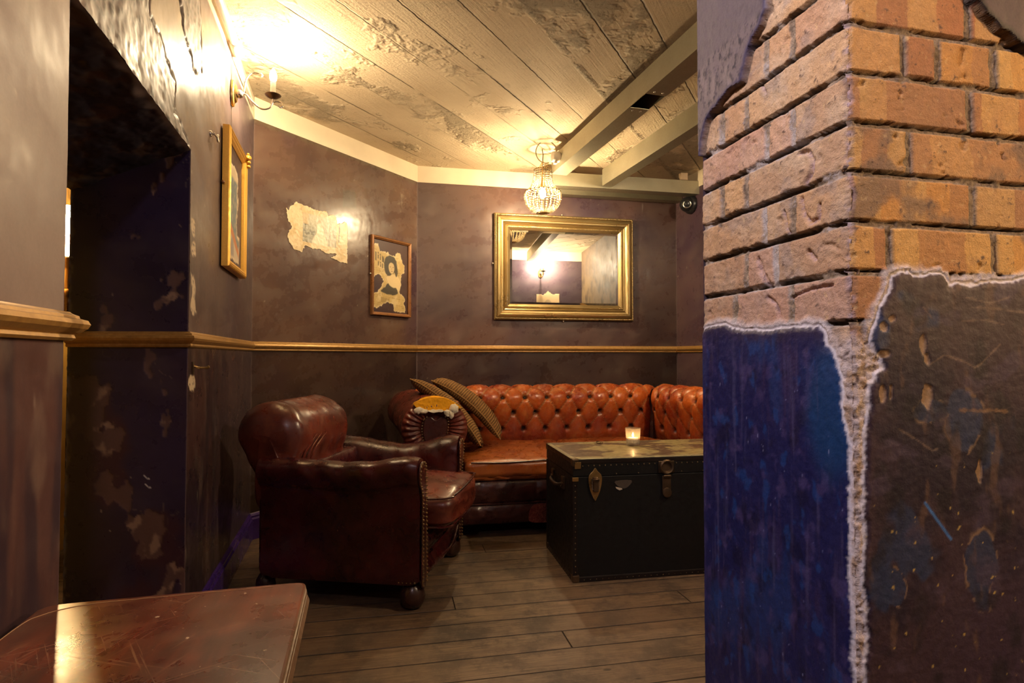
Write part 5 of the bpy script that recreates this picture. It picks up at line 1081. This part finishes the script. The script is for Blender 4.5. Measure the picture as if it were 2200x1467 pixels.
# ---- gilt frame on the left wall
s0_, s1_, z0_, z1_ = .455, .905, 1.440, 2.055
gf = empty('framed_picture', tuple(base_on(cLA, dL, nLr, (s0_ + s1_) / 2, z0_)), ang(dL[1], dL[0]), 'ornate gold-framed torn colourful print below the candle wall light', 'picture')
gfr = rect_frame('frame', cLA, dL, nLr, s0_, s1_, z0_, z1_, [(0, 0), (0, .026), (.003, .031), (.010, .034), (.015, .030), (.020, .031), (.026, .026), (.032, .024), (.038, .018), (.042, .014), (.042, 0)], 'gilt', gf, .006)
def gilt_fn(u, v, A, B):
    n = fbm(u * 3, v * 3.4, 5, 341); n2 = fbm(u * 14, v * 16, 4, 342); w_, _, _ = aub(A, B, 645)
    c = np.zeros(u.shape + (3,)) + np.array([.16, .22, .25]); c = mixc(c, (.34, .33, .28), sst(-.1, .4, n2)); c = mixc(c, (.62, .50, .34), sst(.72, .76, v)); c = mixc(c, (.62, .22, .08), sst(.34, .31, v + .35 * (1 - u) - .12) * .9); c = mixc(c, (.62, .54, .42), sst(.24, .20, v + .3 * (1 - u) - .12))
    c = mixc(c, (.20, .17, .22), sst(.05, .0, np.hypot(u - .6, v - .12) - .08) * .6)
    x = 1 - u                                                   # far side of the picture
    t = np.maximum(x - (.72 + .14 * n + .04 * n2 - .25 * sst(.30, .22, v) * 0), v - (.84 + .05 * n)); t = np.minimum(t, np.maximum(v - .28, x - .88 - .05 * n)); t = np.maximum(t, .03 + .02 * n2 - v)
    c = mixc(c, (.74, .62, .44), sst(-.05, -.01, t)); m = sst(.004, -.004, t); c = w_ * (1 - m[..., None]) + c * m[..., None]; return c, .5, 0, None
flat_grid('torn_print', cLA, dL, nLr, s0_ + .04, s1_ - .04, z0_ + .04, z1_ - .04, .016, .0035, gilt_fn, 'paper', gf)
MB().box(base_on(cLA, dL, nLr, (s0_ + s1_) / 2, (z0_ + z1_) / 2, .008), ((s1_ - s0_) / 2 - .01, .004, (z1_ - z0_) / 2 - .01), (np.array([*dL, 0]), np.array([*nLr, 0]), UPZ)).obj('backboard', M['trunk_bind'], gf, smooth=False)
c_ = base_on(cLA, dL, nLr, s0_ + .012, z1_ - .012, .042); m = MB()
for dx, dz, r in ((0, .010, .017), (0, -.014, .014), (-.004, -.034, .012), (.012, .004, .012), (0, .028, .008)): m.ball(c_ + np.array([*dL, 0]) * dx + UPZ * dz, r, 10, 7, (1, 1, .8))
m.obj('carved_corner', M['gilt'], gfr)
MB().ball(base_on(cLA, dL, nLr, s1_ + .012, 1.80, .012), .008, 8, 5).obj('fixing_screw', M['copper_wood'], gf)

# ---- small hooks
hs, hz = LW(452, 287); q = base_on(cLA, dL, nLr, hs, hz); nn = np.array([*nLr, 0]); dd = np.array([*dL, 0])
hk = empty('wall_hook', tuple(q), ang(dL[1], dL[0]), 'small tarnished metal eye hook left of the gold picture frame', 'hook')
MB().lathe(q, [(.012, 0), (.011, .005), (.005, .008), (.0045, .016)], 14, nn).tube([q + nn * .014, q + nn * .018 - dd * .040], .004, 8).obj('bracket', M['silver'], hk)
MB().tube([q + nn * .018 - dd * (.050 + .012 * math.cos(t)) + UPZ * .012 * math.sin(t) for t in np.linspace(0, 2 * PI, 16)[:-1]], .0045, 7, True).obj('eye', M['silver'], hk)
hs, hz = LW(413, 790); q = base_on(cLA, dL, nLr, hs, hz)
hk = empty('coat_hook', tuple(q), ang(dL[1], dL[0]), 'small brass hook just below the rail on the left wall corner', 'hook')
MB().box(q + nn * .003, (.008, .003, .022), (dd, nn, UPZ)).obj('plate', M['bronze'], hk, bevel=.001)
MB().tube(catmull([q + nn * .004 + UPZ * .006, q + nn * .022, q + nn * .045, q + nn * .055 + UPZ * .004], 4), [.004] * 9 + [.005] * 4, 8).obj('hook', M['brass'], hk)

# ---- candle wall lights
def bulb_obj(q, mat, parent, sc=1.0):
    b = MB().lathe(q, [(.010, 0), (.0145, .008), (.0165, .020), (.0150, .034), (.010, .048), (.004, .058), (.0005, .062)], 12); b.V = [tuple(np.array(q) + (np.array(v) - q) * sc) for v in b.V]; return b.obj('bulb', M[mat], parent)
def sconce(P, d, n, s, z, bulb, label, group='candle wall lights', metal='silver'):
    q = base_on(P, d, n, s, z, .004); N = np.array([*n, 0]); Dd = np.array([*d, 0]); root = empty('wall_light', tuple(q), ang(d[1], d[0]), label, 'wall lamp', group)
    pl = [(q + N * h + Dd * r * .62 * math.cos(t) + UPZ * r * math.sin(t)) for r, h in ((.064, 0), (.062, .008), (.045, .012), (.040, .020)) for t in np.linspace(0, 2 * PI, 25)[:-1]]
    MB().loft([pl[i * 24:(i + 1) * 24] for i in range(4)]).obj('backplate', M['brass'], root)
    MB().ball(q + N * .030, .020, 14, 9, (1, 1, 1)).obj('boss', M[metal], root)
    P2 = lambda a, zz: q + N * a + UPZ * zz
    MB().tube(catmull([P2(.035, 0), P2(.06, .0), (P2(.085, -.028)), P2(.125, -.058), P2(.16, -.052), P2(.176, -.022), P2(.178, .0)], 7), .0045, 8).obj('arm', M[metal], root)
    MB().tube(catmull([P2(.166, -.030), P2(.19, -.018), P2(.213, -.018), P2(.222, -.034), P2(.212, -.044), P2(.203, -.036)], 6), .0032, 7).obj('scroll', M[metal], root)
    MB().tube(catmull([P2(.045, -.004), P2(.052, .03), P2(.060, .075), P2(.085, .108), P2(.115, .110), P2(.130, .098)], 7), [.0042] * 30 + [.007] * 6, 8).obj('scroll', M[metal], root)
    MB().lathe(P2(.178, .0), [(.006, -.006), (.022, .000), (.036, .010), (.037, .013), (.020, .006), (.012, .006)], 24).obj('drip_pan', M['bronze'], root)
    MB().lathe(P2(.178, .008), [(.0125, 0), (.0125, .070), (.009, .072)], 16).obj('candle_sleeve', M['cream_plastic'], root)
    bulb_obj(P2(.178, .080), bulb, root); return root
sL, zL = LW(497, 200); sconce(cLA, dL, nLr, sL, zL, 'bulb_warm', 'brass candle wall light with glowing bulb above the gold picture frame')
sconce(Q0, dPr, nPb, 1.46, 2.24, 'bulb_mirror', 'candle wall light seen only as a reflection in the big mirror')
pq = np.array([-.10, -.05, 2.22]); pen = empty('added_fill_pendant', tuple(pq), 0, 'bare bulb on a black cord added near the camera as fill light, out of frame', 'added pendant lamp')  # added unseen fill lamp for the jamb and near room
MB().lathe(pq, [(.001, 0), (.020, .006), (.030, .028), (.026, .05), (.014, .07), (.013, .085)], 16).obj('bulb', M['bulb_added_fill'], pen); MB().lathe(pq + UPZ * .083, [(.018, 0), (.018, .04), (.006, .05)], 14).tube([pq + UPZ * .12, (*pq[:2], ZC)], .003, 6).obj('cord', M['black_rubber'], pen)
sconce(np.array([XR, pR0[1]]), np.array([0, 1.]), np.array([-1., 0]), .1 - pR0[1], 1.95, 'bulb_added_warm', 'warm candle wall light added behind the camera to light the pier, out of frame', 'added lights near the camera')  # added unseen lamp that warms the pier's right face
def torn2(u, v, A, B):
    c, r, h, t = torn_fn(u, v, A, B); c = np.zeros(u.shape + (3,)) + np.array([.55, .42, .26]); c = mixc(c, (.3, .24, .16), (np.hypot(u - .5, (v - .45) * .7) < .2) * .7); return c, r, h, sdf(u, v, [(0, 0), (1, 0), (1, .92), (.7, .9), (.5, 1), (.3, .88), (0, .9)]) < .01
o = flat_grid('torn_poster', Q0, dPr, nPb, 1.40, 1.74, 1.52, 1.99, .0025, .01, torn2, 'paper'); tag(o, 'torn cream poster seen in the mirror beneath the reflected wall light', 'poster')

# ---- added unseen spotlight that brightens the left face of the brick pier
sp = np.array([-.42, .30, 2.40]); tgt = np.array([.46, 1.0, 1.18]); sd = unit(tgt - sp)
so_ = empty('added_pier_spotlight', tuple(sp), 0, 'small black ceiling spotlight added to light the brick pier, out of frame', 'spotlight')
MB().lathe(sp - sd * .09, [(.030, 0), (.036, .01), (.040, .10), (.036, .10), (.030, .03), (.001, .03)], 20, sd).obj('can', M['black_plastic'], so_)
MB().tube([sp - sd * .05, sp - sd * .05 + UPZ * .09, (sp[0] - sd[0] * .05, sp[1] - sd[1] * .05, ZC)], .008, 8).obj('stem', M['black_plastic'], so_)
ld = bpy.data.lights.new('spot', 'SPOT'); ld.energy = 62; ld.color = (.98, .88, 1.0); ld.spot_size = math.radians(62); ld.spot_blend = .55; ld.shadow_soft_size = .03
lo_ = bpy.data.objects.new('lamp', ld); COL.objects.link(lo_); lo_.rotation_euler = Vector(-sd).to_track_quat('Z', 'Y').to_euler(); lo_.parent = so_; lo_.location = tuple(sd * .02)
# ---- lamp in the passage
ll = on_wall(149, 510, PP + nLr * .12, dL); q = base_on(PP + nLr * .12, dL, nLr, ll[0], 1.555)
pl_ = empty('passage_lamp', tuple(base_on(PP, dL, nLr, ll[0], 1.2)), ang(dL[1], dL[0]), 'glowing frosted tube lamp on a bronze stem through the left opening', 'wall lamp')
MB().lathe(q, [(.030, 0), (.034, .006), (.034, .245), (.028, .256), (.001, .258)], 20).obj('tube_shade', M['bulb_amber'], pl_)
MB().lathe(q, [(.012, -.33), (.018, -.325), (.018, -.22), (.030, -.205), (.034, -.19), (.030, -.175), (.016, -.165), (.015, -.07), (.022, -.06), (.038, -.035), (.042, -.015), (.036, -.004), (.030, 0)], 20).obj('stem', M['bronze'], pl_)
MB().tube([q + UPZ * -.19, q + UPZ * -.19 - nn * .115], .008, 8).lathe(q - nn * .119 + UPZ * -.19, [(.035, 0), (.03, .010), (.01, .014)], 16, nn).obj('wall_bracket', M['brass'], pl_)

# ---- beaded chandelier
cx, cy = .224, 4.237; cq = np.array([cx, cy, 0])
ch = empty('bead_chandelier', (cx, cy, 2.085), 0, 'pear-shaped crystal bead chandelier with lit bulb in front of the mirror top', 'chandelier')
for r, z, w_ in ((.061, 2.407, .0035), (.127, 2.243, .003), (.043, 2.092, .003)): MB().tube([cq + [r * math.cos(t), r * math.sin(t), z] for t in np.linspace(0, 2 * PI, 41)[:-1]], w_, 7, True).obj('ring', M['brass'], ch)
up = catmull([(.061, 2.405), (.064, 2.37), (.072, 2.32), (.092, 2.275), (.127, 2.243)], 8); lo = catmull([(.127, 2.243), (.131, 2.205), (.118, 2.155), (.088, 2.115), (.043, 2.092)], 8)
for prof_, nm_, st_ in ((up, 'upper_bead_strand', .0155), (lo, 'lower_bead_strand', .0165)):
    Pq, _ = arc_resample(prof_, int(np.sum(np.linalg.norm(np.diff(prof_, axis=0), axis=1)) / st_) + 1)
    for k in range(24):
        t = 2 * PI * k / 24; m = MB()
        for r, z in Pq: m.ball(cq + [r * math.cos(t), r * math.sin(t), z], .0062 if nm_[0] == 'u' else .0072, 8, 5)
        m.obj(nm_, M['bead'], ch)
m = MB()
for k in range(3): t = 2 * PI * k / 3; m.tube([cq + [.061 * math.cos(t), .061 * math.sin(t), 2.407], cq + [0, 0, 2.47]], .0018, 6)
m.obj('suspension_wires', M['brass'], ch); MB().tube([cq + [0, 0, 2.47], cq + [.002, 0, 2.52], cq + [-.003, 0, 2.556]], .0035, 7).obj('hook', M['bronze'], ch)
MB().lathe(cq + [0, 0, 2.265], [(.016, 0), (.016, .05), (.010, .06), (.004, .20)], 14).obj('lamp_holder', M['brass'], ch); MB().ball(cq + [0, 0, 2.09], .038, 16, 8, (1, 1, .25)).obj('base_plate', M['brass'], ch)
MB().lathe(cq + [0, 0, 2.265], [(.010, 0), (.018, -.012), (.022, -.034), (.019, -.052), (.010, -.064), (.001, -.068)], 14).obj('bulb', M['bulb_chand'], ch)

# ---- steel channels under the ceiling
r3 = np.array([.959, .282, 0]); dM = np.array([*unit([.2819, -.9594]), 0]); e0 = np.array([.289, 4.252, 0])
def beam(name, o, L, z0, h, w, label, gaps=(), lip=.016, a=dM, b=r3, t=.0028, closed=False):
    root = empty(name, (o[0], o[1], z0), ang(a[1], a[0]), label, 'steel beam', 'galvanised ceiling beams'); m = MB(); ax = (a, b, UPZ)
    def bb(a0, a1, b0, b1, c0, c1, mm): mm.box(o + a * (a0 + a1) / 2 + b * (b0 + b1) / 2 + UPZ * (c0 + c1) / 2, ((a1 - a0) / 2, (b1 - b0) / 2, (c1 - c0) / 2), ax)
    bb(0, L, 0, t, z0, z0 + h, m); m.obj('web', M['galv'], root, smooth=False)
    if closed: m = MB(); bb(0, L, w - t, w, z0 + t, z0 + h - t, m); m.obj('web', M['galv'], root, smooth=False)
    m = MB(); bb(0, L, t, w, z0 + h - t, z0 + h, m); bb(0, L, w - t, w, z0 + h - lip, z0 + h - t, m); m.obj('top_flange', M['galv'], root, smooth=False)
    m = MB(); cuts = [0] + [x for g in gaps for x in g] + [L]
    for i in range(0, len(cuts), 2): bb(cuts[i], cuts[i + 1], t, w, z0, z0 + t, m); bb(cuts[i], cuts[i + 1], w - t, w, z0 + t, z0 + lip, m)
    m.obj('bottom_flange', M['galv'], root, smooth=False); m = MB()
    for g in gaps:
        for s_ in (g[0] - .03, g[1] + .03):
            for w_ in (.3, .7): m.ball(o + a * s_ + b * w * w_ + UPZ * (z0 - .001), .006, 7, 4, (1, 1, .6))
    if gaps: m.obj('bolt_heads', M['silver'], root)
    return root
beam('steel_beam', e0, 2.86, 2.38, .122, .118, 'longest galvanised steel channel running forward from the chandelier', [(1.20, 1.37)], closed=True)
beam('steel_beam', np.array([.706, 4.55, 0]), 2.95, 2.38, .13, .085, 'shorter galvanised channel right of the longest one, cut end near the wall')
nb3 = np.array([*nB, 0]); db3 = np.array([*dB, 0])
oB = np.array([*(cAB + dB * .95), 0]) + nb3 * .34
beam('steel_beam', oB, 1.32, 2.37, .105, .10, 'galvanised channel lying along the back wall, above the mirror', a=db3, b=-nb3)
oB = np.array([*(cAB + dB * .95), 0]) + nb3 * .10
beam('steel_beam', oB, 1.28, 2.375, .05, .085, 'thin galvanised channel tight against the back wall top', a=db3, b=-nb3)
q = np.array([*(cAB + dB * 2.12), 0]) + nb3 * .33; o = MB().box(q + UPZ * 2.505, (.030, .020, .028), (db3, nb3, UPZ)).obj('wooden_block', simple('raw_timber_block', (.42, .30, .19), .6, 0, .15), smooth=False, bevel=.002); tag(o, 'small pale wooden packing block on top of the back wall steel channel', 'block')
jb = e0 + dM * .16 - r3 * .032 + UPZ * 2.45
j = empty('junction_box', tuple(jb), ang(dM[1], dM[0]), 'small round cream junction box on the side of the longest steel beam', 'junction box')
MB().lathe(jb + r3 * .030, [(.036, 0), (.038, .01), (.038, .045), (.032, .052), (.001, .053)], 10, -r3).obj('box', M['cream_plastic'], j); MB().box(jb - UPZ * .036, (.014, .010, .012), (dM, r3, UPZ)).obj('cable_gland', M['cream_plastic'], j)
lc = jb + np.array([-.062, .02, .045]); loop = [lc + np.array([math.cos(t) * .072, 0.012 * t / 6, math.sin(t) * .078]) for t in np.linspace(-.9, 2 * PI - 1.3, 34)]
cb = [jb + UPZ * .03 - r3 * .02] + loop + [lc + np.array([-.03, -.0, -.10]), np.array([cx + .045, cy + .01, 2.46]), np.array([cx + .012, cy, 2.435])]
o = MB().tube(catmull(cb, 3), .0036, 7).obj('looped_cable', simple('bronze_flex', (.30, .2, .09), .45)); tag(o, 'coiled loop of thin flex between junction box and chandelier', 'cable')
cpts = [np.array([*(cAB + dB * (2.05 + .1 * k)), 0]) + nb3 * (.22 - .02 * k) + UPZ * (2.49 + .015 * math.sin(k * 1.7)) for k in range(3)]; cpts.append(np.array([1.60, 4.70, 2.52])); cpts.append(np.array([1.68, 4.30, 2.54]))
o = MB().tube(catmull(cpts, 6), .012, 8).obj('ceiling_cable', M['black_rubber']); tag(o, 'thick black cable sagging behind the steel beams in the right corner', 'cable')
# ---- dome camera on the right wall
cs, cz = on_wall(1487, 440, cBC, dC); q = base_on(cBC, dC, nC, cs, cz, .002); nc3 = np.array([*nC, 0]); look = unit(np.array([0, 0, 1.3]) - q)
cam_ = empty('dome_camera', tuple(q), ang(dC[1], dC[0]), 'black dome security camera high in the right corner', 'camera')
MB().lathe(q, [(.075, 0), (.078, .01), (.074, .03), (.06, .042)], 24, nc3).obj('housing', M['black_plastic'], cam_)
e_c = q + nc3 * .045; MB().ball(e_c, .062, 20, 12).obj('eyeball', M['black_plastic'], cam_)
le = MB().lathe(e_c + look * .050, [(.040, 0), (.040, .010), (.034, .014), (.030, .012), (.022, .012), (.018, .006), (.001, .006)], 24, look).obj('lens', M['black_plastic'], cam_)
MB().tube([e_c + look * .063 + .030 * (np.cross(look, UPZ) * math.cos(t) + UPZ * math.sin(t)) for t in np.linspace(0, 2 * PI, 25)[:-1]], .0035, 6, True).obj('lens_ring', M['silver'], le)
# ---- conduit along the top of the left wall
pts = [base_on(cLA, dL, nLr, s, 2.462 + .012 * math.sin(s * 2), .030) for s in np.linspace(3.6, .70, 14)]
cd = empty('conduit_pipe', tuple(pts[-1]), ang(dL[1], dL[0]), 'painted pipe running along the top of the left wall towards the candle light', 'pipe')
MB().tube(pts, .019, 12).obj('pipe', M['white_pipe'], cd); MB().lathe(pts[-1] + dd * -.01, [(.024, 0), (.027, .004), (.027, .10), (.021, .11)], 14, dd).obj('coupling', M['white_pipe'], cd)
MB().box(base_on(cLA, dL, nLr, .42, 2.462, .012), (.28, .008, .013), (dd, nn, UPZ)).obj('trunking', M['white_pipe'], cd)

# ================================================================== CAMERA, COLOUR
cam = bpy.data.cameras.new('camera'); co = bpy.data.objects.new('camera', cam); COL.objects.link(co); co.location = (0, 0, EYE); co.rotation_euler = (PI / 2 + PITCH, 0, 0)
cam.sensor_width = 36; cam.sensor_fit = 'HORIZONTAL'; cam.lens = 36 * FPX / 2200; cam.clip_start = .02; SC.camera = co
wd_ = bpy.data.worlds.new('world'); SC.world = wd_; wd_.use_nodes = True; wd_.node_tree.nodes['Background'].inputs[0].default_value = (.02, .018, .02, 1); wd_.node_tree.nodes['Background'].inputs[1].default_value = .3
SC.view_settings.view_transform = 'Standard'; SC.view_settings.look = 'None'; SC.view_settings.gamma = 1; SC.view_settings.use_curve_mapping = False; SC.view_settings.exposure = EXPO
SC.cycles.max_bounces = 8; SC.cycles.diffuse_bounces = 5; SC.cycles.sample_clamp_indirect = 6
